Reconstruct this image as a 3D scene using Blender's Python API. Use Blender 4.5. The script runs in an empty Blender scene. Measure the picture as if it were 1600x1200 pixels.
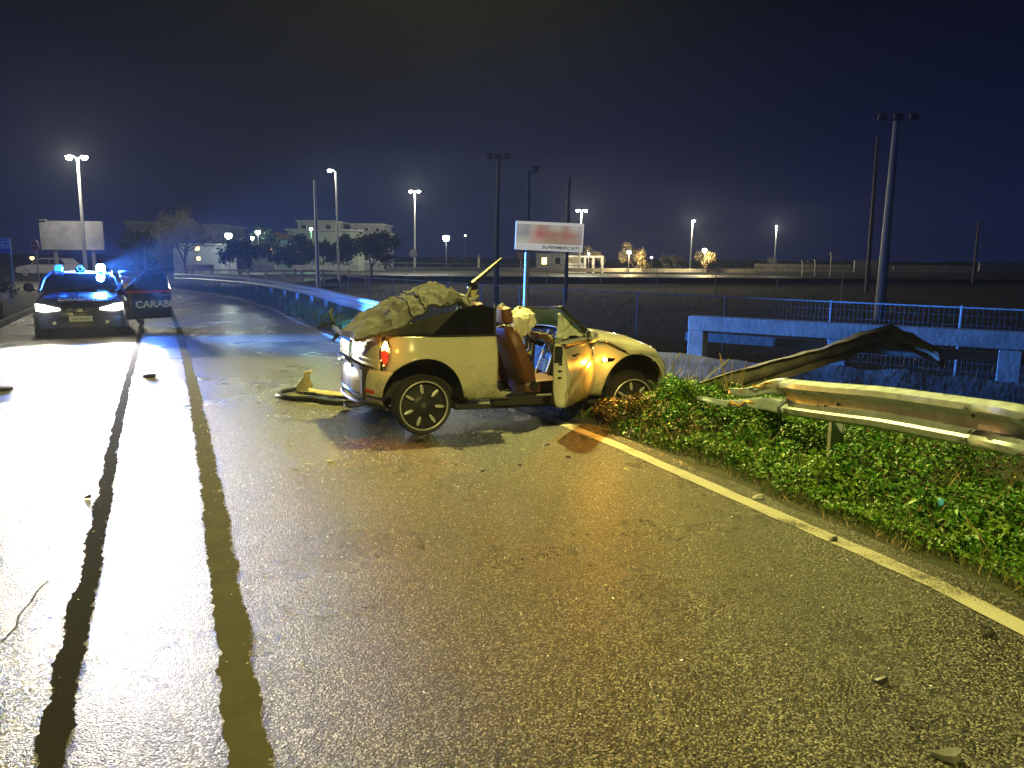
import bpy, bmesh, math, random
import numpy as np
from mathutils import Vector, Matrix, noise
R = math.radians
random.seed(7); rng = np.random.default_rng(7)
scene = bpy.context.scene
col = scene.collection

# ------------------------------------------------------------------ camera
CAM_H, FPX, PITCH, ROLL = 1.62, 1180.0, R(9.5), R(0.5)
cd = bpy.data.cameras.new('camera'); cam = bpy.data.objects.new('camera', cd); col.objects.link(cam)
cd.sensor_width = 36.0; cd.lens = 36.0 * FPX / 1600.0; cd.clip_start = 0.05; cd.clip_end = 3000
cam.matrix_world = Matrix.Translation((0, 0, CAM_H)) @ Matrix.Rotation(R(90) - PITCH, 4, 'X') @ Matrix.Rotation(ROLL, 4, 'Z')
scene.camera = cam
CAMROT = cam.matrix_world.to_3x3()

# ------------------------------------------------------------------ night sky
W = bpy.data.worlds.new('World'); scene.world = W; W.use_nodes = True
wn, wl = W.node_tree.nodes, W.node_tree.links
wn.clear()
wo = wn.new('ShaderNodeOutputWorld'); wb = wn.new('ShaderNodeBackground')
tc = wn.new('ShaderNodeTexCoord'); sep = wn.new('ShaderNodeSeparateXYZ'); cr = wn.new('ShaderNodeValToRGB')
wl.new(tc.outputs['Generated'], sep.inputs[0]); wl.new(sep.outputs['Z'], cr.inputs[0])
cr.color_ramp.elements[0].position = 0.0; cr.color_ramp.elements[0].color = (.0058, .0090, .044, 1)
cr.color_ramp.elements[1].position = 0.32; cr.color_ramp.elements[1].color = (.0010, .0016, .0040, 1)
e = cr.color_ramp.elements.new(0.14); e.color = (.0028, .0044, .0240, 1)
wl.new(cr.outputs[0], wb.inputs[0]); wl.new(wb.outputs[0], wo.inputs[0])
wb.inputs[1].default_value = 0.62
# weak moon, the one sun lamp
sd = bpy.data.lights.new('moon', 'SUN'); sd.energy = 0.006; sd.angle = R(0.5); sd.color = (.75, .83, 1)
so = bpy.data.objects.new('moon', sd); col.objects.link(so); so.rotation_euler = (R(40), 0, R(-35))

scene.view_settings.view_transform = 'Standard'; scene.view_settings.look = 'None'
scene.view_settings.exposure = 0.6; scene.view_settings.gamma = 1.0; scene.view_settings.use_curve_mapping = False
scene.render.engine = 'CYCLES'
scene.cycles.use_denoising = True
scene.cycles.max_bounces = 6; scene.cycles.diffuse_bounces = 2; scene.cycles.glossy_bounces = 3
scene.cycles.transmission_bounces = 6; scene.cycles.transparent_max_bounces = 12
scene.cycles.sample_clamp_indirect = 6.0
scene.cycles.caustics_reflective = False; scene.cycles.caustics_refractive = False

# ------------------------------------------------------------------ pixel -> place helpers
def ray(px, py): return CAMROT @ Vector(((px - 800) / FPX, -(py - 600) / FPX, -1))
def gp(px, py, z=0.0):
    d = ray(px, py); t = (z - CAM_H) / d.z; return Vector((d.x * t, d.y * t, z))
def at(px, py, Y):
    d = ray(px, py); t = Y / d.y; return Vector((d.x * t, Y, CAM_H + d.z * t))
def sm(a, b, x):
    t = min(1, max(0, (x - a) / (b - a))); return t * t * (3 - 2 * t)
def lerp(a, b, t): return a + (b - a) * t
def interp(x, pts):
    return float(np.interp(x, [p[0] for p in pts], [p[1] for p in pts]))

# edge line of the road (x as function of y)
EDGE = [(-30, 8.6), (-8, 4.75), (0, 3.05), (3.14, 2.29), (3.7, 2.12), (4.72, 1.66), (6.37, .95), (9, -.35), (12.5, -2.05), (16.1, -3.84),
        (20, -5.7), (24.1, -7.55), (30, -10.75), (34.5, -13.7), (39.6, -18.2), (43, -24), (45, -32), (46, -50)]
def xe(y): return interp(y, EDGE)
DROP = [(-60, 60), (-20, 47), (-14, 40), (-7, 28), (-3, 19.5), (1, 14.4), (3, 12.9), (7, 10.1), (15, 4.4), (30, -6), (80, -42)]
def gz(x, y):
    z = -.12 * sm(9, 16, y)
    t = sm(0, 1.8, y - interp(x, DROP)) * sm(-30, -17, x) * (1 - sm(60, 74, y))
    z -= .85 * t
    d = x - xe(y)
    if 0 < d < 6 and y < 20: z -= .07 * sm(.35, 1.2, d) * (1 - t)
    return z

# ------------------------------------------------------------------ materials
MATS = {}
def mat(name, color=(.5, .5, .5), rough=.5, metal=0, emit=None, strength=0, coat=0, bump=None, var=None, alpha=1, trans=0, spec=.5, ior=1.45):
    """procedural Principled; var=(scale, amount) noise on colour, bump=(scale, strength, distance)"""
    if name in MATS: return MATS[name]
    m = bpy.data.materials.new(name); m.use_nodes = True; MATS[name] = m
    nt = m.node_tree; b = nt.nodes['Principled BSDF']
    b.inputs['Base Color'].default_value = (*color, 1); b.inputs['Roughness'].default_value = rough
    b.inputs['Metallic'].default_value = metal; b.inputs['Specular IOR Level'].default_value = spec; b.inputs['IOR'].default_value = ior
    if coat: b.inputs['Coat Weight'].default_value = coat; b.inputs['Coat Roughness'].default_value = .06
    if emit: b.inputs['Emission Color'].default_value = (*emit, 1); b.inputs['Emission Strength'].default_value = strength
    if trans: b.inputs['Transmission Weight'].default_value = trans
    if alpha < 1: b.inputs['Alpha'].default_value = alpha
    if var or bump: t = nt.nodes.new('ShaderNodeTexCoord')
    if var:
        n = nt.nodes.new('ShaderNodeTexNoise'); n.inputs['Scale'].default_value = var[0]; n.inputs['Detail'].default_value = 6; n.inputs['Roughness'].default_value = .65
        nt.links.new(t.outputs['Object'], n.inputs['Vector'])
        r = nt.nodes.new('ShaderNodeValToRGB'); a = var[1]
        r.color_ramp.elements[0].position = .3; r.color_ramp.elements[1].position = .7
        r.color_ramp.elements[0].color = (*[c * (1 - a) for c in color], 1); r.color_ramp.elements[1].color = (*[min(1, c * (1 + a)) for c in color], 1)
        nt.links.new(n.outputs['Fac'], r.inputs[0]); nt.links.new(r.outputs[0], b.inputs['Base Color'])
        mr = nt.nodes.new('ShaderNodeMapRange'); mr.inputs['To Min'].default_value = max(0, rough - .12); mr.inputs['To Max'].default_value = min(1, rough + .12)
        nt.links.new(n.outputs['Fac'], mr.inputs['Value']); nt.links.new(mr.outputs[0], b.inputs['Roughness'])
    if bump:
        n2 = nt.nodes.new('ShaderNodeTexNoise'); n2.inputs['Scale'].default_value = bump[0]; n2.inputs['Detail'].default_value = 4
        nt.links.new(t.outputs['Object'], n2.inputs['Vector'])
        bp = nt.nodes.new('ShaderNodeBump'); bp.inputs['Strength'].default_value = bump[1]; bp.inputs['Distance'].default_value = bump[2]
        nt.links.new(n2.outputs['Fac'], bp.inputs['Height']); nt.links.new(bp.outputs[0], b.inputs['Normal'])
    return m

def asphalt_mat():
    m = bpy.data.materials.new('wet_asphalt'); m.use_nodes = True; nt = m.node_tree; N, L = nt.nodes, nt.links; b = N['Principled BSDF']
    t = N.new('ShaderNodeTexCoord')
    v = N.new('ShaderNodeTexVoronoi'); v.inputs['Scale'].default_value = 125; v.inputs['Randomness'].default_value = 1
    n1 = N.new('ShaderNodeTexNoise'); n1.inputs['Scale'].default_value = 75; n1.inputs['Detail'].default_value = 4; n1.inputs['Roughness'].default_value = .65
    n2 = N.new('ShaderNodeTexNoise'); n2.inputs['Scale'].default_value = .55; n2.inputs['Detail'].default_value = 6; n2.inputs['Roughness'].default_value = .6
    n4 = N.new('ShaderNodeTexNoise'); n4.inputs['Scale'].default_value = 9; n4.inputs['Detail'].default_value = 4
    for n in (v, n1, n2, n4): L.new(t.outputs['Object'], n.inputs['Vector'])
    sp = N.new('ShaderNodeSeparateColor'); L.new(v.outputs['Color'], sp.inputs[0])
    # colour: every stone chip its own tone against black bitumen
    r = N.new('ShaderNodeValToRGB'); r.color_ramp.elements[0].position = .05; r.color_ramp.elements[1].position = .95
    r.color_ramp.elements[0].color = (.020, .019, .015, 1); r.color_ramp.elements[1].color = (.52, .50, .38, 1)
    e_ = r.color_ramp.elements.new(.6); e_.color = (.090, .086, .064, 1)
    L.new(sp.outputs[0], r.inputs[0])
    r3 = N.new('ShaderNodeValToRGB'); r3.color_ramp.elements[0].position = .35; r3.color_ramp.elements[1].position = .62
    r3.color_ramp.elements[0].color = (1, 1, 1, 1); r3.color_ramp.elements[1].color = (.22, .22, .22, 1); L.new(v.outputs['Distance'], r3.inputs[0])
    r2 = N.new('ShaderNodeValToRGB'); r2.color_ramp.elements[0].position = .3; r2.color_ramp.elements[1].position = .7
    r2.color_ramp.elements[0].color = (.46, .46, .46, 1); r2.color_ramp.elements[1].color = (1.12, 1.12, 1.12, 1)
    # wheel tracks and worn lanes: noise drawn out along the carriageway
    mp = N.new('ShaderNodeMapping'); mp.inputs['Rotation'].default_value = (0, 0, R(-24)); mp.inputs['Scale'].default_value = (1.5, .10, 1)
    n5 = N.new('ShaderNodeTexNoise'); n5.inputs['Scale'].default_value = 1.0; n5.inputs['Detail'].default_value = 5; n5.inputs['Roughness'].default_value = .6
    L.new(t.outputs['Object'], mp.inputs[0]); L.new(mp.outputs[0], n5.inputs['Vector'])
    av = N.new('ShaderNodeMath'); av.operation = 'MULTIPLY_ADD'; av.inputs[1].default_value = .5
    hf = N.new('ShaderNodeMath'); hf.operation = 'MULTIPLY'; hf.inputs[1].default_value = .5
    L.new(n5.outputs['Fac'], hf.inputs[0]); L.new(n2.outputs['Fac'], av.inputs[0]); L.new(hf.outputs[0], av.inputs[2]); L.new(av.outputs[0], r2.inputs[0])
    mx = N.new('ShaderNodeMix'); mx.data_type = 'RGBA'; mx.blend_type = 'MULTIPLY'; mx.inputs[0].default_value = 1
    mx2 = N.new('ShaderNodeMix'); mx2.data_type = 'RGBA'; mx2.blend_type = 'MULTIPLY'; mx2.inputs[0].default_value = 1
    L.new(r.outputs[0], mx.inputs[6]); L.new(r2.outputs[0], mx.inputs[7]); L.new(mx.outputs[2], mx2.inputs[6]); L.new(r3.outputs[0], mx2.inputs[7]); L.new(mx2.outputs[2], b.inputs['Base Color'])
    mr = N.new('ShaderNodeMapRange'); mr.inputs['From Min'].default_value = .3; mr.inputs['From Max'].default_value = .7
    mr.inputs['To Min'].default_value = .25; mr.inputs['To Max'].default_value = .32
    L.new(n2.outputs['Fac'], mr.inputs['Value']); L.new(mr.outputs[0], b.inputs['Roughness'])
    ad = N.new('ShaderNodeMath'); ad.operation = 'MULTIPLY_ADD'; ad.inputs[1].default_value = -1.3
    ad2 = N.new('ShaderNodeMath'); ad2.operation = 'MULTIPLY_ADD'; ad2.inputs[1].default_value = .35
    L.new(v.outputs['Distance'], ad.inputs[0]); L.new(n1.outputs['Fac'], ad.inputs[2])
    L.new(sp.outputs[1], ad2.inputs[0]); L.new(ad.outputs[0], ad2.inputs[2])
    bp = N.new('ShaderNodeBump'); bp.inputs['Strength'].default_value = .72; bp.inputs['Distance'].default_value = .0064
    L.new(ad2.outputs[0], bp.inputs['Height']); L.new(bp.outputs[0], b.inputs['Normal'])
    b.inputs['Specular IOR Level'].default_value = .6
    return m

def paint_line_mat():
    m = bpy.data.materials.new('worn_line_paint'); m.use_nodes = True; nt = m.node_tree; N, L = nt.nodes, nt.links; b = N['Principled BSDF']
    t = N.new('ShaderNodeTexCoord'); n = N.new('ShaderNodeTexNoise'); n.inputs['Scale'].default_value = 70; n.inputs['Detail'].default_value = 6; n.inputs['Roughness'].default_value = .7
    n2 = N.new('ShaderNodeTexNoise'); n2.inputs['Scale'].default_value = 3; n2.inputs['Detail'].default_value = 4
    for q in (n, n2): L.new(t.outputs['Object'], q.inputs['Vector'])
    a = N.new('ShaderNodeMath'); a.operation = 'ADD'; L.new(n.outputs['Fac'], a.inputs[0]); L.new(n2.outputs['Fac'], a.inputs[1])
    r = N.new('ShaderNodeValToRGB'); r.color_ramp.elements[0].position = .80; r.color_ramp.elements[1].position = .99
    r.color_ramp.elements[0].color = (.07, .065, .055, 1); r.color_ramp.elements[1].color = (.46, .44, .34, 1)
    L.new(a.outputs[0], r.inputs[0]); L.new(r.outputs[0], b.inputs['Base Color'])
    b.inputs['Roughness'].default_value = .5
    bp = N.new('ShaderNodeBump'); bp.inputs['Strength'].default_value = .5; bp.inputs['Distance'].default_value = .004
    L.new(n.outputs['Fac'], bp.inputs['Height']); L.new(bp.outputs[0], b.inputs['Normal'])
    return m

def glass_mat(name, tint, alpha, rough=.03):
    """thin glazing: mostly see-through with a glossy skin"""
    m = bpy.data.materials.new(name); m.use_nodes = True; nt = m.node_tree; N, L = nt.nodes, nt.links
    N.clear(); o = N.new('ShaderNodeOutputMaterial'); g = N.new('ShaderNodeBsdfPrincipled'); tr = N.new('ShaderNodeBsdfTransparent'); mx = N.new('ShaderNodeMixShader')
    g.inputs['Base Color'].default_value = (*tint, 1); g.inputs['Roughness'].default_value = rough
    tr.inputs[0].default_value = (*[min(1, .25 + c) for c in tint], 1)
    mx.inputs[0].default_value = alpha
    L.new(tr.outputs[0], mx.inputs[1]); L.new(g.outputs[0], mx.inputs[2]); L.new(mx.outputs[0], o.inputs[0])
    MATS[name] = m; return m

ASPHALT = asphalt_mat(); LINEPAINT = paint_line_mat()
CREAM = mat('cream_paint', (.50, .47, .35), .28, coat=.8, var=(3.5, .07))
def dirty(m, z0, z1):
    nt = m.node_tree; N, L = nt.nodes, nt.links; b = N['Principled BSDF']; src = b.inputs['Base Color'].links[0].from_socket
    t = N.new('ShaderNodeTexCoord'); sp = N.new('ShaderNodeSeparateXYZ'); L.new(t.outputs['Object'], sp.inputs[0])
    n = N.new('ShaderNodeTexNoise'); n.inputs['Scale'].default_value = 9; n.inputs['Detail'].default_value = 8; n.inputs['Roughness'].default_value = .75; L.new(t.outputs['Object'], n.inputs['Vector'])
    mpp = N.new('ShaderNodeMapping'); mpp.inputs['Scale'].default_value = (2.5, 2.5, 60); mpp.inputs['Rotation'].default_value = (0, R(8), 0); L.new(t.outputs['Object'], mpp.inputs[0])
    sc_ = N.new('ShaderNodeTexNoise'); sc_.inputs['Scale'].default_value = 1.6; sc_.inputs['Detail'].default_value = 3; L.new(mpp.outputs[0], sc_.inputs['Vector'])
    mr = N.new('ShaderNodeMapRange'); mr.inputs['From Min'].default_value = z0; mr.inputs['From Max'].default_value = z1; mr.inputs['To Min'].default_value = .42; mr.inputs['To Max'].default_value = -.10; L.new(sp.outputs['Z'], mr.inputs['Value'])
    a = N.new('ShaderNodeMath'); a.operation = 'ADD'; L.new(n.outputs['Fac'], a.inputs[0]); L.new(mr.outputs[0], a.inputs[1])
    r = N.new('ShaderNodeValToRGB'); r.color_ramp.elements[0].position = .56; r.color_ramp.elements[1].position = .95; r.color_ramp.elements[0].color = (0, 0, 0, 1); r.color_ramp.elements[1].color = (.85, .85, .85, 1); L.new(a.outputs[0], r.inputs[0])
    r2 = N.new('ShaderNodeValToRGB'); r2.color_ramp.elements[0].position = .66; r2.color_ramp.elements[1].position = .70; r2.color_ramp.elements[1].color = (.5, .5, .5, 1); L.new(sc_.outputs['Fac'], r2.inputs[0])
    mxx = N.new('ShaderNodeMath'); mxx.operation = 'MAXIMUM'; L.new(r.outputs[0], mxx.inputs[0]); L.new(r2.outputs[0], mxx.inputs[1])
    mx = N.new('ShaderNodeMix'); mx.data_type = 'RGBA'; L.new(mxx.outputs[0], mx.inputs[0]); L.new(src, mx.inputs[6]); mx.inputs[7].default_value = (.10, .085, .06, 1); L.new(mx.outputs[2], b.inputs['Base Color'])
dirty(CREAM, .28, .62)
CREAM_IN = mat('cream_paint_jamb', (.60, .57, .44), .4, var=(6, .1))
NAVY = mat('navy_paint', (.020, .024, .055), .25, coat=.8, var=(3, .15))
RUBBER = mat('tyre_rubber', (.018, .018, .018), .7, var=(20, .3), bump=(60, .3, .003))
BLACKP = mat('black_plastic', (.020, .020, .021), .45, var=(12, .3))
DARKIN = mat('dark_interior', (.022, .021, .020), .7, var=(8, .4), bump=(30, .4, .004))
STEEL = mat('galvanised_steel', (.44, .51, .52), .42, metal=.35, var=(11, .28), bump=(22, .22, .006))
RUSTY = mat('dull_torn_steel', (.22, .20, .15), .6, metal=.25, var=(4, .45), bump=(9, .3, .015))
BARE = mat('scraped_orange_steel', (.62, .36, .08), .5, metal=.2, var=(9, .4))
CHROME = mat('chrome', (.75, .75, .74), .12, metal=1)
SILVER = mat('silver_paint', (.62, .62, .58), .35, metal=.5, var=(20, .15))
LEATHER = mat('tan_leather', (.125, .050, .024), .5, var=(7, .25), bump=(40, .2, .003))
CANVAS = mat('grey_canvas_top', (.048, .048, .044), .92, var=(6, .45), bump=(26, .7, .012))
SEAM = mat('canvas_seam', (.03, .03, .028), .8, var=(10, .3))
AIRBAG = mat('cream_airbag_cloth', (.62, .58, .45), .85, var=(6, .18), bump=(40, .3, .004))
FILM = mat('shattered_laminate', (.60, .66, .54), .45, var=(10, .25), bump=(45, .6, .006), alpha=.8)
WHITEP = mat('white_paint', (.70, .70, .68), .4, var=(4, .1))
CONC = mat('concrete', (.40, .40, .37), .85, var=(2.5, .3), bump=(18, .5, .012))
CONCD = mat('dark_concrete', (.17, .165, .15), .9, var=(1.6, .45), bump=(10, .6, .02))
POLE = mat('pole_steel', (.42, .43, .43), .5, metal=.3, var=(3, .2))
POLED = mat('dark_pole', (.11, .11, .12), .6, metal=.2, var=(3, .2))
SOIL = mat('verge_soil', (.10, .085, .055), .95, var=(3.2, .5), bump=(35, .9, .02))
FIELD = mat('field_grass_ground', (.032, .040, .022), .95, var=(.9, .5), bump=(6, .8, .05))
BARK = mat('bark', (.11, .085, .06), .9, var=(8, .4))
WIRE = mat('fence_wire', (.12, .125, .13), .6, metal=.2, var=(3, .2))
WARMW = mat('warm_window', (.4, .3, .1), .5, emit=(1, .62, .2), strength=3.5)
LAMPW = mat('lamp_white', (.8, .8, .8), .4, emit=(1, .95, .78), strength=60)
LAMPG = mat('lamp_cool', (.8, .8, .8), .4, emit=(.82, 1, .86), strength=26)
LAMPF = mat('lamp_far', (.8, .8, .8), .4, emit=(.9, 1, .8), strength=7)
def leafmat(name, c, v=.45, rough=.45):
    m = mat(name, c, rough, var=(7, v)); b = m.node_tree.nodes['Principled BSDF']
    b.inputs['Subsurface Weight'].default_value = 0; return m
LEAF = leafmat('weed_leaf', (.062, .19, .014)); LEAF2 = leafmat('pale_weed_leaf', (.15, .27, .022)); LEAFB = leafmat('brown_leaf', (.11, .075, .022))
GRASS = leafmat('verge_grass', (.085, .125, .028)); STRAW = leafmat('dry_straw', (.40, .30, .14), .25, .7)
TREELEAF = leafmat('dry_tree_leaf', (.26, .21, .11), .4, .8); DARKLEAF = leafmat('dark_tree_leaf', (.030, .048, .022), .4, .7)
GLASS = glass_mat('car_glass', (.02, .024, .024), .22); GLASSD = glass_mat('dark_side_glass', (.010, .011, .013), .55)
GLASSG = glass_mat('green_cracked_glass', (.26, .36, .29), .62, .3)

# ------------------------------------------------------------------ mesh helpers
class MB:
    def __init__(s): s.v = []; s.f = []
    def add(s, vs, fs):
        o = len(s.v); s.v += [tuple(p) for p in vs]; s.f += [tuple(i + o for i in f) for f in fs]; return s
    def box(s, c, d, rot=None):
        c = Vector(c); M = rot.to_3x3() if rot is not None else Matrix.Identity(3)
        vs = [c + M @ Vector((sx * d[0] / 2, sy * d[1] / 2, sz * d[2] / 2)) for sx in (-1, 1) for sy in (-1, 1) for sz in (-1, 1)]
        return s.add(vs, [(0, 1, 3, 2), (4, 6, 7, 5), (0, 4, 5, 1), (2, 3, 7, 6), (0, 2, 6, 4), (1, 5, 7, 3)])
    def beam(s, a, b, w, h, up=(0, 0, 1)):
        a, b = Vector(a), Vector(b); x = (b - a).normalized(); u = Vector(up); y = u.cross(x)
        if y.length < 1e-4: y = Vector((0, 1, 0)).cross(x)
        y.normalize(); z = x.cross(y)
        vs = [p + y * sy * w / 2 + z * sz * h / 2 for p in (a, b) for sy in (-1, 1) for sz in (-1, 1)]
        return s.add(vs, [(0, 1, 3, 2), (4, 6, 7, 5), (0, 4, 5, 1), (2, 3, 7, 6), (0, 2, 6, 4), (1, 5, 7, 3)])
    def tube(s, pts, r, n=8, cap=True):
        pts = [Vector(p) for p in pts]; rs = r if isinstance(r, (list, tuple)) else [r] * len(pts)
        rings = []; o = len(s.v)
        for i, p in enumerate(pts):
            d = (pts[min(i + 1, len(pts) - 1)] - pts[max(i - 1, 0)]).normalized()
            a = Vector((0, 0, 1)) if abs(d.z) < .9 else Vector((1, 0, 0))
            u = d.cross(a).normalized(); w = u.cross(d)
            s.v += [tuple(p + (u * math.cos(2 * math.pi * k / n) + w * math.sin(2 * math.pi * k / n)) * rs[i]) for k in range(n)]
        for i in range(len(pts) - 1):
            for k in range(n):
                s.f.append((o + i * n + k, o + i * n + (k + 1) % n, o + (i + 1) * n + (k + 1) % n, o + (i + 1) * n + k))
        if cap: s.f += [tuple(o + k for k in range(n))[::-1], tuple(o + (len(pts) - 1) * n + k for k in range(n))]
        return s
    def grid(s, fn, nu, nv):
        vs = [fn(i / nu, j / nv) for i in range(nu + 1) for j in range(nv + 1)]
        fs = [(i * (nv + 1) + j, (i + 1) * (nv + 1) + j, (i + 1) * (nv + 1) + j + 1, i * (nv + 1) + j + 1) for i in range(nu) for j in range(nv)]
        return s.add(vs, fs)
    def lathe(s, prof, n=32, axis='y', c=(0, 0, 0)):
        vs = []; m = len(prof)
        for k in range(n):
            a = 2 * math.pi * k / n
            for (r, h) in prof:
                p = (r * math.cos(a), h, r * math.sin(a)) if axis == 'y' else (r * math.cos(a), r * math.sin(a), h) if axis == 'z' else (h, r * math.cos(a), r * math.sin(a))
                vs.append((p[0] + c[0], p[1] + c[1], p[2] + c[2]))
        fs = [(k * m + i, k * m + i + 1, ((k + 1) % n) * m + i + 1, ((k + 1) % n) * m + i) for k in range(n) for i in range(m - 1)]
        return s.add(vs, fs)
    def prism(s, poly, fn, t):
        """2D polygon -> fn(u,v,w) for w = 0..t"""
        n = len(poly); vs = [fn(u, v, 0) for u, v in poly] + [fn(u, v, t) for u, v in poly]
        return s.add(vs, [tuple(range(n)), tuple(range(2 * n - 1, n - 1, -1))] + [(i, i + n, (i + 1) % n + n, (i + 1) % n) for i in range(n)])
    def build(s, name, m, parent=None, smooth=False, solid=0, bevel=0, loc=None, sub=0):
        me = bpy.data.meshes.new(name); me.from_pydata(s.v, [], s.f); me.update()
        bm = bmesh.new(); bm.from_mesh(me); bmesh.ops.recalc_face_normals(bm, faces=bm.faces); bm.to_mesh(me); bm.free()
        return link(name, me, m, parent, smooth, solid, bevel, loc, sub)
def link(name, me, m, parent=None, smooth=False, solid=0, bevel=0, loc=None, sub=0):
    if m is not None and not me.materials: me.materials.append(m)
    o = bpy.data.objects.new(name, me); col.objects.link(o)
    if parent: o.parent = parent
    if loc is not None: o.location = loc
    if smooth:
        me.polygons.foreach_set('use_smooth', [True] * len(me.polygons))
    if sub: q = o.modifiers.new('s', 'SUBSURF'); q.levels = q.render_levels = sub
    if solid: q = o.modifiers.new('t', 'SOLIDIFY'); q.thickness = solid; q.offset = -1 if solid > 0 else 1
    if bevel: q = o.modifiers.new('b', 'BEVEL'); q.width = bevel; q.segments = 2; q.limit_method = 'ANGLE'; q.angle_limit = R(40)
    if smooth and not sub:
        try: me.set_sharp_from_angle(angle=R(42))
        except Exception: pass
    return o
def empty(name, loc=(0, 0, 0), rot=(0, 0, 0)):
    o = bpy.data.objects.new(name, None); col.objects.link(o); o.location = loc; o.rotation_euler = rot; o.empty_display_size = .2; return o
def tag(o, label=None, cat=None, group=None, kind=None):
    if label: o['label'] = label
    if cat: o['category'] = cat
    if group: o['group'] = group
    if kind: o['kind'] = kind
    return o
def light(name, kind, loc, energy, color, parent=None, radius=.05, **kw):
    d = bpy.data.lights.new(name, kind); d.energy = energy; d.color = color; d.shadow_soft_size = radius
    for k, v in kw.items(): setattr(d, k, v)
    o = bpy.data.objects.new(name, d); col.objects.link(o); o.location = loc
    if parent: o.parent = parent
    return o
def text_mesh(name, body, size, m, parent=None, shear=0, bold=0, mat4=None, width=None):
    c = bpy.data.curves.new(name, 'FONT'); c.body = body; c.size = size; c.shear = shear; c.offset = bold; c.extrude = .003; c.align_x = 'LEFT'
    t = bpy.data.objects.new('tmp_text', c); col.objects.link(t)
    dg = bpy.context.evaluated_depsgraph_get(); me = bpy.data.meshes.new_from_object(t.evaluated_get(dg))
    bpy.data.objects.remove(t); bpy.data.curves.remove(c)
    if width:
        xs = [v.co.x for v in me.vertices]; k = width / (max(xs) - min(xs)); x0 = min(xs)
        for v in me.vertices: v.co.x = (v.co.x - x0) * k
    me.materials.clear(); o = link(name, me, m, parent)
    if mat4 is not None: o.matrix_basis = mat4
    return o
def copy_tree(o, parent=None):
    c = o.copy(); col.objects.link(c); c.parent = parent
    for ch in list(o.children): copy_tree(ch, c)
    return c
def fr(x, y, z, s=1.0): return noise.noise(Vector((x * s, y * s, z * s)))

# ================================================================== SETTING
def axis(fine0, fine1, step, lo, hi):
    a = list(np.arange(fine0, fine1, step)); x, s = fine1, step
    while x < hi: a.append(x); s *= 1.25; x += s
    a.append(hi); x, s = fine0, step
    while x > lo: s *= 1.25; x -= s; a.append(max(x, lo))
    return sorted(set(a))
xs, ys = axis(-10, 14, .45, -900, 900), axis(-1, 24, .45, -40, 1500)
g = MB()
def gnd(u, v): return None
nx, ny = len(xs), len(ys)
g.v = [(x, y, gz(x, y) + (.05 * fr(x, y, 3, .9) if (x - xe(y) > .8 and abs(x) < 40 and y < 60) else 0)) for x in xs for y in ys]
g.f = [(i * ny + j, (i + 1) * ny + j, (i + 1) * ny + j + 1, i * ny + j + 1) for i in range(nx - 1) for j in range(ny - 1)]
gm = bpy.data.materials.new('verge_and_field'); gm.use_nodes = True
nt = gm.node_tree; N, L = nt.nodes, nt.links; b = N['Principled BSDF']
t = N.new('ShaderNodeTexCoord'); n1 = N.new('ShaderNodeTexNoise'); n1.inputs['Scale'].default_value = .35; n1.inputs['Detail'].default_value = 8
n2 = N.new('ShaderNodeTexNoise'); n2.inputs['Scale'].default_value = 22; n2.inputs['Detail'].default_value = 6
for q in (n1, n2): L.new(t.outputs['Object'], q.inputs['Vector'])
r1 = N.new('ShaderNodeValToRGB'); r1.color_ramp.elements[0].position = .38; r1.color_ramp.elements[1].position = .62
r1.color_ramp.elements[0].color = (.035, .045, .020, 1); r1.color_ramp.elements[1].color = (.085, .070, .045, 1)
L.new(n1.outputs['Fac'], r1.inputs[0])
r2 = N.new('ShaderNodeValToRGB'); r2.color_ramp.elements[0].color = (.4, .4, .4, 1); r2.color_ramp.elements[1].color = (1.5, 1.5, 1.5, 1); L.new(n2.outputs['Fac'], r2.inputs[0])
mx = N.new('ShaderNodeMix'); mx.data_type = 'RGBA'; mx.blend_type = 'MULTIPLY'; mx.inputs[0].default_value = 1
L.new(r1.outputs[0], mx.inputs[6]); L.new(r2.outputs[0], mx.inputs[7]); L.new(mx.outputs[2], b.inputs['Base Color']); b.inputs['Roughness'].default_value = .95
bp = N.new('ShaderNodeBump'); bp.inputs['Strength'].default_value = .9; bp.inputs['Distance'].default_value = .03; L.new(n2.outputs['Fac'], bp.inputs['Height']); L.new(bp.outputs[0], b.inputs['Normal'])
tag(g.build('ground', gm, smooth=True), kind='structure')

# road sheet, 7.4 m wide, ragged right edge past the line
RW = 7.4
ry = sorted(set(list(np.arange(-12, 24, .3)) + list(np.arange(24, 45.6, .6))))
road = MB(); K = 24
for y in ry:
    xr = xe(y) + .24 + (.07 * fr(0, y, 1, 2.2) + .03 * fr(0, y, 5, 9) if y < 20 else 0)
    xl = xe(y) - RW
    for k in range(K + 1):
        x = lerp(xl, xr, k / K); road.v.append((x, y, gz(x, y) + .008))
road.f = [(i * (K + 1) + k, (i + 1) * (K + 1) + k, (i + 1) * (K + 1) + k + 1, i * (K + 1) + k + 1) for i in range(len(ry) - 1) for k in range(K)]
tag(road.build('road', ASPHALT, smooth=True), kind='structure')
# paved junction beyond the bend
jn = MB(); jn.v = [(-70, 36, -.10), (-19.5, 36, -.10), (-16, 40.5, -.10), (-14, 47, -.10), (-14, 64, -.10), (-80, 64, -.10)]
jn.f = [(0, 1, 2, 3, 4, 5)]
tag(jn.build('junction_road', mat('dry_asphalt', (.075, .072, .066), .6, var=(.5, .3), bump=(40, .5, .01))), kind='structure')
fr_ = MB(); fr_.v = [(-14, 66, -.03), (150, 80, .02), (150, 90, .02), (-80, 75, -.05), (-80, 64.5, -.05)]; fr_.f = [(0, 1, 2, 3, 4)]
tag(fr_.build('far_road', MATS['dry_asphalt']), kind='structure')

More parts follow.
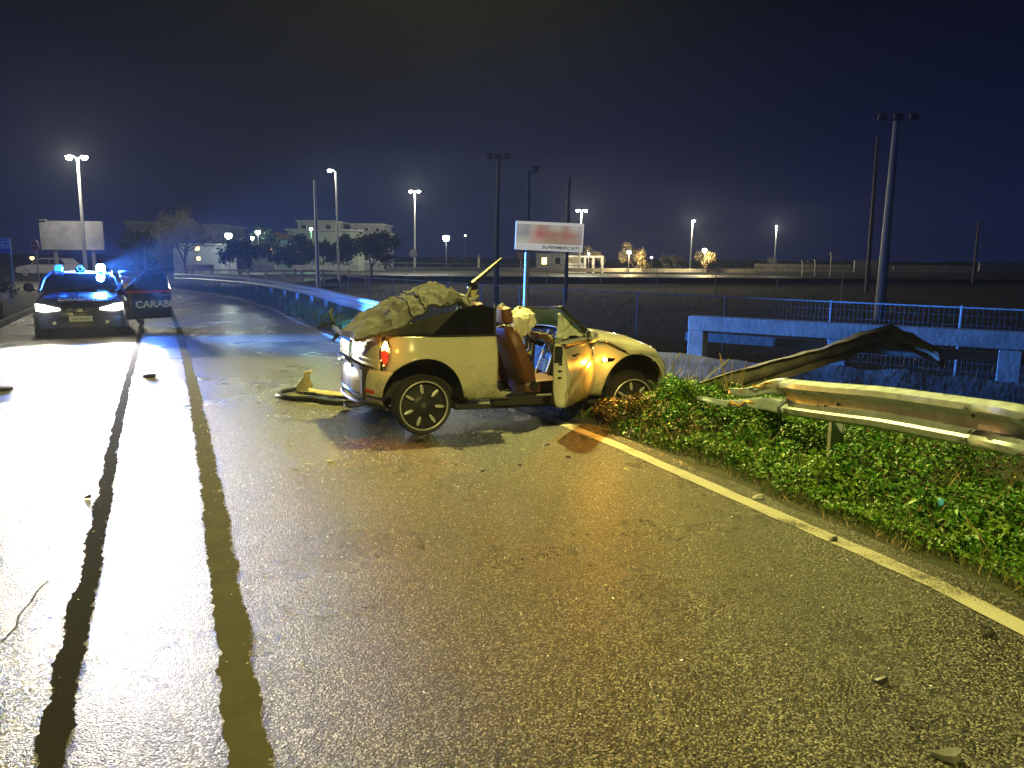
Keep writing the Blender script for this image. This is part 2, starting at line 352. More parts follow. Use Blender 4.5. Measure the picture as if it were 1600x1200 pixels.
def strip(name, pts, w, m, dz, jag=0, step=.08, kind='structure'):
    """a painted or sealed band along ground points"""
    P = [Vector((p[0], p[1])) for p in pts]; s = MB(); acc = []
    for a, c in zip(P[:-1], P[1:]):
        n = max(1, int((c - a).length / step)); acc += [a.lerp(c, i / n) for i in range(n)]
    acc.append(P[-1])
    for i, p in enumerate(acc):
        d = acc[min(i + 1, len(acc) - 1)] - acc[max(i - 1, 0)]; nrm = Vector((-d.y, d.x)).normalized()
        for sg in (-1, 1):
            q = p + nrm * sg * (w / 2 * (1 + jag * (.45 * fr(p.x + 7 * sg, p.y, sg * 3.1, 5) + .45 * fr(p.x, p.y + 5 * sg, sg * 9.7, 19) + random.uniform(-.14, .10))))
            s.v.append((q.x, q.y, gz(q.x, q.y) + dz))
        if i: s.f.append((2 * i - 2, 2 * i - 1, 2 * i + 1, 2 * i))
    return tag(s.build(name, m), kind=kind)
strip('edge_line', [(xe(y), y) for y in np.arange(-6, 42, .4)], .125, LINEPAINT, .013, jag=.25, step=.12)
SEALA = mat('bitumen_seal', (.014, .013, .008), .85, bump=(120, .35, .002), spec=.08)
SEALB = mat('worn_bitumen_seal', (.060, .056, .030), .85, var=(5, .2), bump=(120, .25, .002), spec=.10)
A = [gp(*p) for p in ((226, 470), (215, 530), (205, 575), (180, 680), (160, 790), (140, 900), (108, 1050), (75, 1200), (60, 1260))]
B = [gp(*p) for p in ((262, 470), (280, 510), (300, 600), (315, 680), (330, 760), (355, 930), (372, 1070), (385, 1200), (392, 1270))]
strip('bitumen_joint', A, .092, SEALA, .012, jag=.95, step=.014)
strip('bitumen_joint', B, .128, SEALB, .012, jag=.7, step=.014)
cr_ = [gp(*p) for p in ((-40, 1040), (5, 1005), (25, 985), (30, 965), (48, 945), (60, 925), (75, 912), (92, 905))]
strip('road_crack', cr_, .010, mat('crack', (.008, .008, .007), .9, bump=(50, .3, .003)), .012, jag=.9, step=.02)

# left kerb and low mossy stone wall behind it
kerb = MB(); ky = np.arange(5, 34, 1.0)
for y0, y1 in zip(ky[:-1], ky[1:]):
    for_ = [(xe(y) - RW - .02, y) for y in (y0, y1 - .015)]
    a, c = for_; kerb.beam((a[0] - .07, a[1], gz(*a) + .05), (c[0] - .07, c[1], gz(*c) + .05), .14, .16)
tag(kerb.build('kerb', CONC, bevel=.01), kind='structure')

# ================================================================== GUARDRAILS
WPROF = [(.00, -.155), (.012, -.150), (.075, -.125), (.080, -.085), (.012, -.035), (.005, 0), (.012, .035), (.080, .085), (.075, .125), (.012, .150), (.0, .155)]
def wbeam(path, name, m, parent, flat=None, out=-1, solid=.006, twist=None, ripple=0):
    """W profile swept along path (centre height); corrugation stands proud to the road side (left of travel * out)"""
    P = [Vector(p) for p in path]; s = MB(); m_ = len(WPROF)
    for i, p in enumerate(P):
        d = (P[min(i + 1, len(P) - 1)] - P[max(i - 1, 0)]); hd = Vector((d.x, d.y, 0)).normalized(); nrm = Vector((-hd.y, hd.x, 0)) * out
        k = 1 if flat is None else flat[i]; tw = 0 if twist is None else twist[i]
        up = Vector((0, 0, 1)); n2 = nrm * math.cos(tw) + up * math.sin(tw); u2 = up * math.cos(tw) - nrm * math.sin(tw)
        for q, (o_, h_) in enumerate(WPROF):
            rp = ripple * fr(i * .5, q * .35, 7.7)
            s.v.append(tuple(p + n2 * (o_ * min(k, 1) + rp) + u2 * (h_ * (.25 + .75 * k))))
    s.f = [(i * m_ + q, (i + 1) * m_ + q, (i + 1) * m_ + q + 1, i * m_ + q + 1) for i in range(len(P) - 1) for q in range(m_ - 1)]
    return s.build(name, m, parent, smooth=True, solid=solid)
def rail_post(parent, x, y, top, m=STEEL, lean=0):
    z = gz(x, y); s = MB()
    s.beam((x, y, z - .15), (x + lean, y, top), .10, .006); 
    s.box((x + lean * .5 - .05, y, (z - .15 + top) / 2), (.006, .06, top - z + .15)).box((x + lean * .5 + .05, y, (z - .15 + top) / 2), (.006, .06, top - z + .15))
    return s.build('post', m, parent)
# near rail with the torn end
gr = tag(empty('guardrail', (2.6, 5, 0)), 'bright bare guardrail with a split torn end above the green weeds', 'guardrail')
path, flat = [], []
for i in range(41):
    t = i / 40; y = lerp(-1.5, 6.25, t); x = interp(y, [(-1.5, 4.05), (2, 3.42), (4.3, 2.92), (6.25, 2.30)])
    path.append((x - 2.6, y - 5, interp(y, [(-1.5, .70), (4.3, .66), (5.2, .60), (5.8, .53), (6.25, .485)]))); flat.append(1)
wbeam(path, 'rail_beam', STEEL, gr, flat, out=1)
# the two tongues of the tear
def tongue(a, b_, wa, wb, m, name, bulge):
    a, b_ = Vector(a), Vector(b_); s = MB()
    def fn(u, v):
        p = a.lerp(b_, u); w = lerp(wa, wb, u ** .8)
        return (p.x + bulge * math.sin(v * math.pi) * (1 - u) + .02 * fr(u * 5, v, 2), p.y + .02 * fr(u * 4, v, 9), p.z + (v - .5) * w + .015 * math.sin(u * 7))
    s.grid(fn, 14, 6); o = s.build(name, m, gr, smooth=True, solid=.006); o.location = (-2.6, -5, 0); return o
tongue((2.32, 6.22, .40), (1.60, 6.42, .43), .15, .03, STEEL, 'torn_strip', -.04)
tongue((2.31, 6.24, .57), (1.92, 6.60, .46), .16, .05, STEEL, 'torn_strip', -.03)
tongue((2.20, 6.24, .60), (2.06, 6.38, .55), .010, .014, BARE, 'scrape', -.045)
tongue((2.04, 6.22, .43), (1.84, 6.28, .425), .010, .026, BARE, 'scrape', -.050)
for (x, y) in ((2.58, 6.0), (3.22, 3.6), (3.78, .6)):
    o = rail_post(gr, x + .06, y, .55 if y > 5 else .62); o.location = (-2.6, -5, 0)
for (tt, hh) in ((38.6, .06), (37.4, .075), (38, -.035), (37, -.005), (28.5, -.0), (37.6, -.03)):
    i = int(tt); p = Vector(path[i]).lerp(Vector(path[i + 1]), tt - i); bo = MB()
    prof_o = interp(hh, [(q[1], q[0]) for q in WPROF])
    bo.lathe([(0, .006), (.011, .006), (.013, 0), (0, 0)], 10, 'x', (p.x - prof_o - .004, p.y - .02, p.z + hh))
    bo.build('bolt_hole', BLACKP, gr)
sj = [i for i in range(41) if -1.0 < path[i][1] < -.55]     # overlap joint with its bolts
wbeam([Vector(path[i]) + Vector((-.006, 0, 0)) for i in range(sj[0], sj[-1] + 2)], 'splice_plate', STEEL, gr, out=1, solid=.008)
for i in (sj[0], sj[-1] + 1):
    for hh in (-.10, -.05, .05, .10):
        p = Vector(path[i]); po_ = interp(hh, [(q[1], q[0]) for q in WPROF]); bo = MB(); bo.lathe([(0, -.014), (.012, -.012), (.016, 0), (0, 0)], 8, 'x', (p.x - po_ - .010, p.y, p.z + hh)); bo.build('bolt', POLED, gr)
# ripped length thrown down the bank
tr = tag(empty('torn_guardrail_length', (3.4, 8.6, .3)), 'dull rusty length of guardrail ripped off and lying towards the parapet', 'guardrail')
pth = [(2.0, 8.0, .16), (2.5, 8.25, .26), (3.0, 8.5, .37), (3.5, 8.72, .47), (3.9, 8.88, .56), (4.25, 9.0, .66), (4.55, 9.08, .72), (4.80, 9.05, .64), (5.0, 8.95, .52), (5.12, 8.85, .42)]
pth2 = []
for a, c in zip(pth[:-1], pth[1:]): pth2 += [Vector(a).lerp(Vector(c), k / 4) for k in range(4)]
o = wbeam([p - Vector((3.4, 8.6, .3)) for p in pth2], 'rail_beam', RUSTY, tr, flat=[1.0 + .12 * math.sin(i * .4) for i in range(len(pth2))], out=1, twist=[.15 + .022 * i for i in range(len(pth2))], ripple=.035)
# far rail curving away on the left
fg = tag(empty('guardrail', (-8, 22, 0)), 'long intact guardrail curving away beside the bend and the pale grass', 'guardrail')
fy = list(np.arange(14.6, 41, .6)); fpath = [(xe(y) + 1.15 + .02 * (y - 15) + 8, y - 22, gz(xe(y), y) + .60) for y in fy]
wbeam(fpath, 'rail_beam', STEEL, fg, out=1)
for y in np.arange(15.0, 41, 2.0):
    x = xe(y) + 1.15 + .02 * (y - 15) + .07; o = rail_post(fg, x, y, gz(xe(y), y) + .66); o.location = (8, -22, 0)

# ================================================================== CONCRETE PARAPET, BANK WALL, FENCES
pb = tag(empty('concrete_parapet', (4.8, 11, 0)), 'low concrete parapet with rectangular openings above the bank wall', 'parapet')
PA, PB_ = Vector((2.92, 12.35, 0)), Vector((9.0, 8.15, 0)); pd = (PB_ - PA).normalized(); off = Vector((4.8, 11, 0))
m_ = MB(); m_.beam(PA + Vector((0, 0, .60)) - off, PB_ + Vector((0, 0, .62)) - off, .26, .23); m_.build('coping_beam', CONC, pb, bevel=.012)
for t in (.13, 2.28, 4.4, 6.5):
    p = PA + pd * t - off; m_ = MB(); m_.beam(p + Vector((0, 0, -.3)), p + Vector((0, 0, .484)), .24, .26, up=pd); m_.build('pillar', CONC, pb, bevel=.01)
m_ = MB(); m_.beam(PA + Vector((.05, .5, .33)) - off, PB_ + Vector((0, .5, .33)) - off, .12, .14); m_.build('rear_beam', CONCD, pb)
bw = MB(); q0, q1 = Vector((.2, 13.15, 0)), Vector((9.3, 7.2, 0))
bw.grid(lambda u, v: tuple(q0.lerp(q1, u) + Vector((0, .03 * fr(u * 30, v * 3, 1) , lerp(-.35, .13 + .025 * fr(u * 9, 0, 4), v))) + Vector((.05 * v, .08 * v, 0))), 60, 5)
tag(bw.build('bank_wall', CONCD, smooth=True, solid=.35), 'long low weathered concrete bank wall under the parapet', 'wall')

def mesh_fence(name, pts, base, height, label, post_every=2.5, wires=True, group=None, wstep=.10):
    e0 = empty(name, (pts[0][0], pts[0][1], base)); tag(e0, label, 'fence', group)
    P = [Vector((p[0] - pts[0][0], p[1] - pts[0][1], 0)) for p in pts]; wm = MB(); k = 0
    for a, c in zip(P[:-1], P[1:]):
        Ln = (c - a).length; d = (c - a) / Ln; n = max(1, round(Ln / post_every))
        for i in range(n):
            p = a + d * (Ln * i / n); s = MB(); s.tube([p + Vector((0, 0, -.2)), p + Vector((0, 0, height + .04))], .024, 6); s.build('post', POLE, e0)
        s = MB(); s.tube([a + Vector((0, 0, height)), c + Vector((0, 0, height))], .016, 5); s.build('top_rail', POLE, e0)
        if wires:
            w = .0024
            for q in np.arange(0, Ln, wstep):
                p = a + d * q; nn = d * w
                wm.add([p - nn, p + nn, p + nn + Vector((0, 0, height)), p - nn + Vector((0, 0, height))], [(0, 1, 2, 3)])
            for zz in np.arange(.05, height, .2):
                wm.add([a + Vector((0, 0, zz - w)), c + Vector((0, 0, zz - w)), c + Vector((0, 0, zz + w)), a + Vector((0, 0, zz + w))], [(0, 1, 2, 3)])
    if wires: tag(wm.build('wire_mesh', WIRE, e0), kind='stuff')
    return e0
mesh_fence('wire_fence', [(-8.0, 37.0), (1.6, 23.8), (9.6, 16.2), (16, 11.0)], -.97, 1.62, 'tall wire mesh fence with thin steel posts beyond the parapet')
mesh_fence('wire_fence', [(-12, 62), (6, 52), (24, 46)], -.97, 2.1, 'taller wire fence crossing the dark field below the far road', 4.0, True, None, .18)

# wooden rail fence beyond the bend
wf = tag(empty('rail_fence', (-14, 48, 0)), 'low post and rail fence in front of the pale walls beyond the bend', 'fence')
for i, px in enumerate((300, 331, 388, 416, 444, 472, 505)):
    p = at(px, 432, 52) ; s = MB(); s.box((p.x + 14, 4, .25), (.16, .16, .9)); s.build('post', POLED, wf)
a, c = at(285, 430, 52), at(520, 430, 52)
for zz in (.28, .6):
    s = MB(); s.beam((a.x + 14, 4.1, zz), (c.x + 14, 4.1, zz), .06, .11); s.build('rail', BARK, wf)

# ================================================================== WRECKED CONVERTIBLE
TH = R(24); MO = Vector((-1.135, 7.50, 0.0))
car = tag(empty('wrecked_convertible', MO, (0, R(1.9), TH)), 'wrecked cream convertible with its roof cut away and door hanging open', 'car')
WB = 2.24           # wheelbase after the crash
RA = .360           # wheel arch radius
AZ = .355
def hw(x, z):
    w = .832
    if z < .5: w -= .055 * ((.5 - z) / .28) ** 2
    if z > .58: w -= .085 * ((z - .58) / .34) ** 2
    if x > 2.3: w -= .55 * (x - 2.3) ** 2
    return w
def flare(x, z, cx):   # the arch lip stands a little proud
    d = math.hypot(x - cx, z - (.35 if cx > 1 else AZ)); return .022 * math.exp(-((d - (.385 if cx > 1 else RA)) / .05) ** 2)
def plan(phi, z, a=.50, n=2.45):
    a -= .07
    w = hw(0, z); c, s_ = math.cos(phi), math.sin(phi)
    return (-.04 - a * abs(c) ** (2 / n), w * math.copysign(abs(s_) ** (2 / n), s_))
FRA, FAZ = .385, .35
def arch(x, cx):
    r_, z_ = (FRA, FAZ) if cx > 1 else (RA, AZ)
    d = abs(x - cx); return z_ + math.sqrt(max(0, r_ * r_ - d * d)) if d < r_ else -1
SILL = .315
BELT = [(-.6, .90), (0, .905), (.75, .915), (1.75, .905), (2.1, .88)]
# rear quarter, both sides: straight side then round the corner to the lamp
def quarter(side):
    cols = [(x, None) for x in np.linspace(.71, -.04, 30)] + [(None, ph) for ph in np.linspace(-88, -44, 20)]
    s = MB(); nz = 16
    for x, ph in cols:
        for j in range(nz + 1):
            v = j / nz
            xx = x if ph is None else plan(R(ph), .7, .47)[0]
            lo = max(SILL + (.03 if xx < .4 else 0), arch(xx, 0)) if xx > -.30 else .555
            if xx <= -.30: lo = max(lo, arch(xx, 0))
            hi = interp(xx, BELT)
            z = lerp(lo, hi, v)
            if ph is None:
                X = xx + (.13 * (1 - min(1, (z - SILL) / .10)) * sm(.5, .71, xx) if z < SILL + .10 else 0); Y = -(hw(xx, z) + flare(xx, z, 0))
            else:
                X, Y = plan(R(ph), z, .47 - .05 * max(0, (z - .75) / .15)); Y -= flare(X, z, 0)
            Y += .007 * fr(X, z, 4.4, 4.2) + .010 * max(0, fr(X, z, 7.1, 2.4)) * side
            s.v.append((X, Y * side, z))
    n = nz + 1
    s.f = [(i * n + j, (i + 1) * n + j, (i + 1) * n + j + 1, i * n + j + 1) for i in range(len(cols) - 1) for j in range(nz)]
    return s.build('rear_quarter_panel', CREAM, car, smooth=True, solid=.012)
quarter(1); quarter(-1)
# rear bumper: from arch lip round the back
def bumper():
    s = MB(); rows = 14; colsn = 60
    for j in range(rows + 1):
        z = lerp(.21, .585, j / rows); bul = .045 * math.sin(math.pi * min(1, j / rows * 1.02)) ** .5
        phs = 0
        for ph in np.linspace(-89, -40, 200):
            if plan(R(ph), z, .52 + bul)[0] <= -math.sqrt(max(.0001, RA ** 2 - (z - AZ) ** 2)) - .004: phs = ph; break
        for k in range(colsn + 1):
            ph = lerp(phs, -phs, k / colsn); X, Y = plan(R(ph), z, .52 + bul - .10 * max(0, (.30 - z) / .1) ** 2)
            Y -= math.copysign(.012, Y) * -1 * 0
            s.v.append((X, Y * 1.012, z))
    n = colsn + 1
    s.f = [(j * n + k, j * n + k + 1, (j + 1) * n + k + 1, (j + 1) * n + k) for j in range(rows) for k in range(colsn)]
    b0 = s.build('rear_bumper', CREAM, car, smooth=True, solid=.012)
    for z, r_, m in ((.335, .013, CHROME), (.255, .02, BLACKP)):
        t_ = MB(); t_.tube([(plan(R(p), z, .565)[0] - .004, plan(R(p), z, .565)[1] * 1.012, z) for p in np.linspace(-58, 58, 44)], r_, 6); t_.build('bumper_strip', m, b0, smooth=True)
    red = mat('red_reflector', (.45, .02, .015), .2, coat=1, bump=(90, .3, .002))
    for sg in (-1, 1):
        t_ = MB(); X, Y = plan(R(38 * sg), .385, .558); t_.box((X - .004, Y * 1.012, .385), (.014, .13, .035), Matrix.Rotation(R(-22 * sg), 4, 'Z')); t_.build('reflector', red, b0, bevel=.004)
    t_ = MB(); t_.tube([(-.55, -.34, .20), (-.60, -.34, .205), (-.63, -.34, .24), (-.60, -.34, .27)], .012, 6); t_.build('tow_eye', CHROME, b0, smooth=True)
    t_ = MB(); t_.tube([(-.40, -.1, .19), (-.585, -.1, .19)], .032, 12); t_.build('exhaust_tip', CHROME, b0, smooth=True)
bumper()
# boot lid with number plate
s = MB()
s.grid(lambda u, v: (plan(R(lerp(-41, 41, u)), lerp(.565, .90, v), .485 - .035 * v)[0] + .0, plan(R(lerp(-41, 41, u)), lerp(.565, .90, v), .47)[1], lerp(.565, .90, v)), 30, 8)
bl = s.build('boot_lid', CREAM, car, smooth=True, solid=.014)
plate_m = mat('reflective_plate', (.22, .50, .80), .35, var=(30, .12))  # bluish light on the plate is put into its colour
s = MB(); s.box((-.548, 0, .735), (.016, .40, .15)); np_ = s.build('number_plate', plate_m, bl, bevel=.006)
for sg in (-1, 1):
    s = MB(); s.box((-.558, .178 * sg, .735), (.006, .035, .14)); s.build('plate_band', mat('plate_blue', (.02, .10, .50), .4, var=(30, .1)), np_)
s = MB(); s.tube([(-.55, -.27, .635), (-.565, -.26, .632), (-.565, .26, .632), (-.55, .27, .635)], .016, 8); s.build('boot_handle', CHROME, bl, smooth=True)
s = MB(); s.box((-.55, 0, .69), (.012, .56, .012)); s.build('recess_edge', BLACKP, bl)
for sg in (-1, 1):   # boot hinge
    s = MB(); s.lathe([(0, -.03), (.018, -.03), (.018, .03), (0, .03)], 12, 'y', (-.55, .24 * sg, .585)); s.build('hinge', CHROME, bl, smooth=True)
# tail lamps
def tail(side):
    def pt(u, v, o): 
        u = .5 + (u - .5) * max(.05, 1 - abs(2 * v - 1) ** 2.6) ** .5 if 0 <= v <= 1 and 0 <= u <= 1 else u
        z = lerp(.625, .865, v); X, Y = plan(R(lerp(-45, -56, u)), z, .487 - .045 * max(0, (z - .75) / .15))
        nn = Vector((-.75, -.66)); return (X + nn.x * o, (Y + nn.y * o) * side, z)
    s = MB(); s.grid(lambda u, v: pt(u, v, .012 + .014 * math.sin(math.pi * u) * math.sin(math.pi * v) ** .5), 8, 12)
    base = s.build('tail_lamp', mat('tail_red', (.55, .03, .02), .15, coat=1, emit=(1, .10, .03), strength=.28 if side > 0 else .02, bump=(60, .4, .003)) if side > 0 else mat('tail_red_off', (.5, .03, .02), .15, coat=1, bump=(60, .4, .003)), car, smooth=True, solid=.02)
    s = MB(); s.grid(lambda u, v: pt(lerp(.1, .9, u), lerp(.60, .95, v), .022 + .012 * math.sin(math.pi * u) * math.sin(math.pi * v)), 6, 6)
    s.build('indicator_lens', mat('indicator_lit', (.9, .4, .05), .2, emit=(1, .42, .045), strength=26) if side > 0 else mat('indicator_off', (.5, .2, .03), .2, coat=1, bump=(60, .4, .003)), base, smooth=True, solid=.01)
    s = MB(); ring = [pt(.5 + .56 * math.cos(a), .5 + .53 * math.sin(a), .016) for a in np.linspace(0, 2 * math.pi, 33)]
    s.tube(ring, .009, 6, cap=False); s.build('chrome_bezel', CHROME, base, smooth=True)
    if side > 0:
        p = pt(.5, .78, .05); l = light('tail_indicator_light', 'SPOT', p, 34, (1, .27, .015), car, .035, spot_size=R(165), spot_blend=.5); l.rotation_euler = (-Vector((-.60, -.80, -.12))).to_track_quat('Z', 'Y').to_euler()
tail(1); tail(-1)
# fuel flap ring on the quarter
# ---- wheels
def wheel_mesh():
    w, r = .19, .275
    tyre = [(.222, -w / 2 + .010), (.238, -w / 2), (.256, -w / 2 - .004), (.268, -w / 2 + .018), (r, -w / 2 + .04), (r, -.03), (r - .006, -.026), (r - .006, -.018), (r, -.014), (r, .014), (r - .006, .018), (r - .006, .026), (r, .03), (r, w / 2 - .04), (.268, w / 2 - .018), (.256, w / 2 + .004), (.238, w / 2), (.222, w / 2 - .01), (.20, 0), (.222, -w / 2 + .010)]
    return tyre
def wheel(parent, loc, side=1, steer=0, spokes=7, r=1.0, tyre_m=RUBBER, dark=True, small=False):
    """outer face towards -y * side"""
    s = MB(); s.lathe([(a * r, h) for a, h in wheel_mesh()], 48 if not small else 28)
    wo_ = s.build('wheel', tyre_m, parent, smooth=True); wo_.location = loc; wo_.rotation_euler = (0, R(11), R(steer) + (0 if side > 0 else math.pi))
    s = MB(); s.lathe([(.0, -.060), (.05, -.066), (.075, -.060), (.10, -.048), (.196 * r, -.050), (.212 * r, -.075), (.219 * r, -.088)], 40 if not small else 24)
    rim = s.build('rim', BLACKP if dark else SILVER, wo_, smooth=True)
    s = MB(); s.lathe([(.217 * r, -.082), (.217 * r, -.094), (.224 * r, -.099), (.231 * r, -.094), (.230 * r, -.082)], 48 if not small else 24); s.build('rim_lip', SILVER, wo_, smooth=True)
    for k in range(spokes):
        a = 2 * math.pi * k / spokes + .12; s = MB(); n = 14; vs = []
        for q in range(n):
            u = .047 * math.cos(2 * math.pi * q / n); v = .0155 * math.sin(2 * math.pi * q / n)
            rr = .152 * r + u; vs.append((rr * math.cos(a) - v * math.sin(a), rr * math.sin(a) + v * math.cos(a)))
        s.prism(vs, lambda p, q, w: (p, -.066 - .020 * (0 if w else 1) * 1.0, q), 1)
        s.build('spoke', SILVER, wo_, bevel=.004)
    s = MB(); s.lathe([(0, -.074), (.026, -.074), (.030, -.064)], 20); s.build('hub_cap', mat('hub_grey', (.12, .12, .12), .4, metal=.5, var=(20, .2)), wo_, smooth=True)
    return wo_
wheel(car, (0, -.712, .277), 1); wheel(car, (WB, -.735, .245), 1, -4)
wheel(car, (0, .735, .277), -1); wheel(car, (WB, .735, .245), -1, -4)
for cx, RA_, AZ_ in ((0, RA, AZ), (WB, FRA, FAZ)):      # inner arch liners
    for sg in (-1, 1):
        s = MB(); s.grid(lambda u, v: (cx + (RA_ + .01) * math.cos(lerp(-.1, math.pi + .1, u)), sg * lerp(.80 - (.24 * max(0, -math.cos(lerp(-.1, math.pi + .1, u))) ** 2 if cx == 0 else .12 * max(0, math.cos(lerp(-.1, math.pi + .1, u))) ** 2), .42, v), AZ_ + (RA_ + .01) * math.sin(lerp(-.1, math.pi + .1, u))), 24, 2)
        s.grid(lambda u, v: (cx + (RA_ + .01) * v * math.cos(lerp(0, math.pi, u)), sg * .44, AZ_ + (RA_ + .01) * v * math.sin(lerp(0, math.pi, u))), 24, 1)
        s.build('wheel_arch_liner', BLACKP, car, smooth=True)
# ---- front fender, bonnet, nose
FX1 = 2.66
def bonz(x): return interp(x, [(1.72, .905), (2.1, .893), (2.35, .86), (2.52, .80), (2.66, .68)])
def seamz(x): return interp(x, [(1.72, .86), (1.90, .845), (2.02, .79), (2.14, .735), (2.3, .74), (2.5, .70), (2.66, .54)])   # clamshell shut line
def fender(side):
    s = MB(); nz = 14; X = np.linspace(1.74, FX1, 46)
    for x in X:
        lo = max(SILL if x < WB else .30, arch(x, WB)); hi = max(seamz(x) - .006, lo + .004)
        for j in range(nz + 1):
            z = lerp(lo, hi, j / nz); s.v.append((x, -side * (hw(x, z) + flare(x, z, WB) + .008 * fr(x, z, 1.7, 4.5)), z))
    n = nz + 1; s.f = [(i * n + j, (i + 1) * n + j, (i + 1) * n + j + 1, i * n + j + 1) for i in range(len(X) - 1) for j in range(nz)]
    return s.build('front_fender', CREAM, car, smooth=True, solid=.012)
ff = fender(1); fender(-1)
def bonnet():
    s = MB(); X = np.linspace(1.75, FX1, 34); nv = 28
    for x in X:
        zt, zs = bonz(x), max(seamz(x) + .006, arch(x, WB) + .008)
        for j in range(nv + 1):
            t = j / nv * 2 - 1; a = abs(t)
            if a > .8:
                q = (a - .8) / .2; z = lerp(zs + (zt - zs) * .72, zs, q); y = hw(x, z) + flare(x, z, WB) - .03 * (1 - q) ** 2
            else:
                q = a / .8; zz = zs + (zt - zs) * .72; z = zz + (zt + .035 - zz) * (1 - q ** 3.2); y = q * (hw(x, zz) - .03)
            z += .020 * fr(x * 3.4, t * 2.2, 1) * (1 if x > 2.5 else .4)
            s.v.append((x, math.copysign(y, t), z))
    n = nv + 1; s.f = [(i * n + j, (i + 1) * n + j, (i + 1) * n + j + 1, i * n + j + 1) for i in range(len(X) - 1) for j in range(nv)]
    return s.build('bonnet', CREAM, car, smooth=True, solid=.012)
bn = bonnet()
s = MB(); s.tube([(x, -(hw(x, seamz(x)) + flare(x, seamz(x), WB)) - .002, seamz(x)) for x in np.linspace(1.76, 2.14, 20)], .006, 5); s.build('shut_line', BLACKP, bn)
s = MB(); s.tube([(x, -(hw(x, seamz(x)) + .006), seamz(x) + .014) for x in np.linspace(1.90, 2.12, 14)], .006, 5); s.build('chrome_trim', CHROME, bn, smooth=True)
s = MB()   # crushed nose
s.grid(lambda u, v: (FX1 + .05 - .05 * abs(u * 2 - 1) ** 2 + .05 * fr(u * 6, v * 4, 2) - .05 * (1 - v), (u * 2 - 1) * .72, lerp(.24, .62, v)), 24, 12)
fb = s.build('front_bumper', CREAM, car, smooth=True, solid=.012)
s = MB(); s.grid(lambda u, v: (FX1 + .075 - .10 * abs(u * .9 - .45) ** 2 + .03 * fr(u * 6, v * 4, 2), (u * .9 - .45), lerp(.42, .57, v)), 16, 5); s.build('grille', BLACKP, fb, solid=.01)
for sg in (-1, 1):
    s = MB(); s.lathe([(0, .02), (.06, .015), (.09, 0), (.10, -.02)], 24, 'x', (FX1 + .03, .54 * sg, .60)); s.build('headlamp', mat('dead_headlamp', (.5, .5, .5), .15, coat=1, bump=(30, .3, .004)), fb, smooth=True)
s = MB(); s.box((2.18, 0, .52), (.80, .84, .52)); s.build('engine_block', DARKIN, car, bevel=.03)
# side scuttle with the lit repeater
s = MB(); s.prism([(1.83, .655), (2.02, .665), (2.03, .69), (1.84, .705)], lambda u, v, w: (u, -(hw(u, v) + .004 + w * .012), v), 1); sc = s.build('side_scuttle', CHROME, ff, bevel=.004)
s = MB(); s.lathe([(0, -.022), (.02, -.018), (.027, 0)], 16, 'y', (1.862, -(hw(1.86, .68) + .012), .682)); s.build('repeater_lens', MATS['indicator_lit'], ff, smooth=True)
l = light('repeater_light', 'SPOT', (1.862, -(hw(1.86, .68) + .05), .682), 28, (1, .36, .02), car, .03, spot_size=R(170), spot_blend=.5); l.rotation_euler = (-Vector((-.1, -1, -.12))).to_track_quat('Z', 'Y').to_euler()
light('repeater_glow', 'POINT', (1.862, -(hw(1.86, .68) + .12), .70), 1.6, (1, .43, .04), car, .03)
light('indicator_glow', 'POINT', (-.44, -.80, .86), 1.2, (1, .36, .04), car, .03)
# ---- floor, sills, tub
s = MB(); s.box((1.2, 0, .235), (1.75, 1.46, .05)).box((1.22, -.725, .285), (1.05, .10, .09)).box((1.22, .725, .285), (1.05, .10, .09)); s.build('floor_pan', DARKIN, car, bevel=.01)
s = MB(); s.box((.45, 0, .52), (.14, 1.30, .50)).box((-.05, 0, .45), (.9, 1.0, .3)); s.build('rear_bulkhead', DARKIN, car, bevel=.02)
s = MB(); s.grid(lambda u, v: (lerp(1.76, 2.0, v), lerp(-.72, .72, u), .80 + .10 * math.sin(math.pi * min(1, v + .15)) + .03 * fr(u * 9, v * 3, 4)), 24, 8); s.box((1.92, 0, .60), (.22, 1.42, .42)); dash = s.build('dashboard', DARKIN, car, smooth=False)
for yy, rr in ((-.1, .035), (.1, .035), (-.5, .04)):
    s = MB(); s.lathe([(0, 0), (rr, 0), (rr + .006, .012), (rr + .01, .03)], 16, 'x', (1.795, yy, .735)); s.build('air_vent', SILVER, dash)
s = MB()
for k in range(26):
    a = Vector((1.70 + random.uniform(-.08, .08), random.uniform(-.65, .2), random.uniform(.62, .84)))
    s.tube([a, a + Vector((random.uniform(-.08, .03), random.uniform(-.1, .1), random.uniform(-.12, .06))), a + Vector((random.uniform(-.1, .05), random.uniform(-.15, .15), random.uniform(-.2, .02)))], .007, 5)
s.build('loose_wiring', mat('wiring', (.12, .11, .10), .5, var=(14, .9)), dash, smooth=True)
s = MB()
for k in range(16):
    s.box((1.66 + random.uniform(-.06, .08), random.uniform(-.62, .1), random.uniform(.62, .82)), (random.uniform(.03, .08), random.uniform(.03, .09), random.uniform(.02, .06)), Matrix.Rotation(random.uniform(0, 3), 4, (random.random(), random.random(), .3)))
s.build('broken_trim', mat('broken_trim_mix', (.26, .27, .24), .4, var=(9, 1.0)), dash)
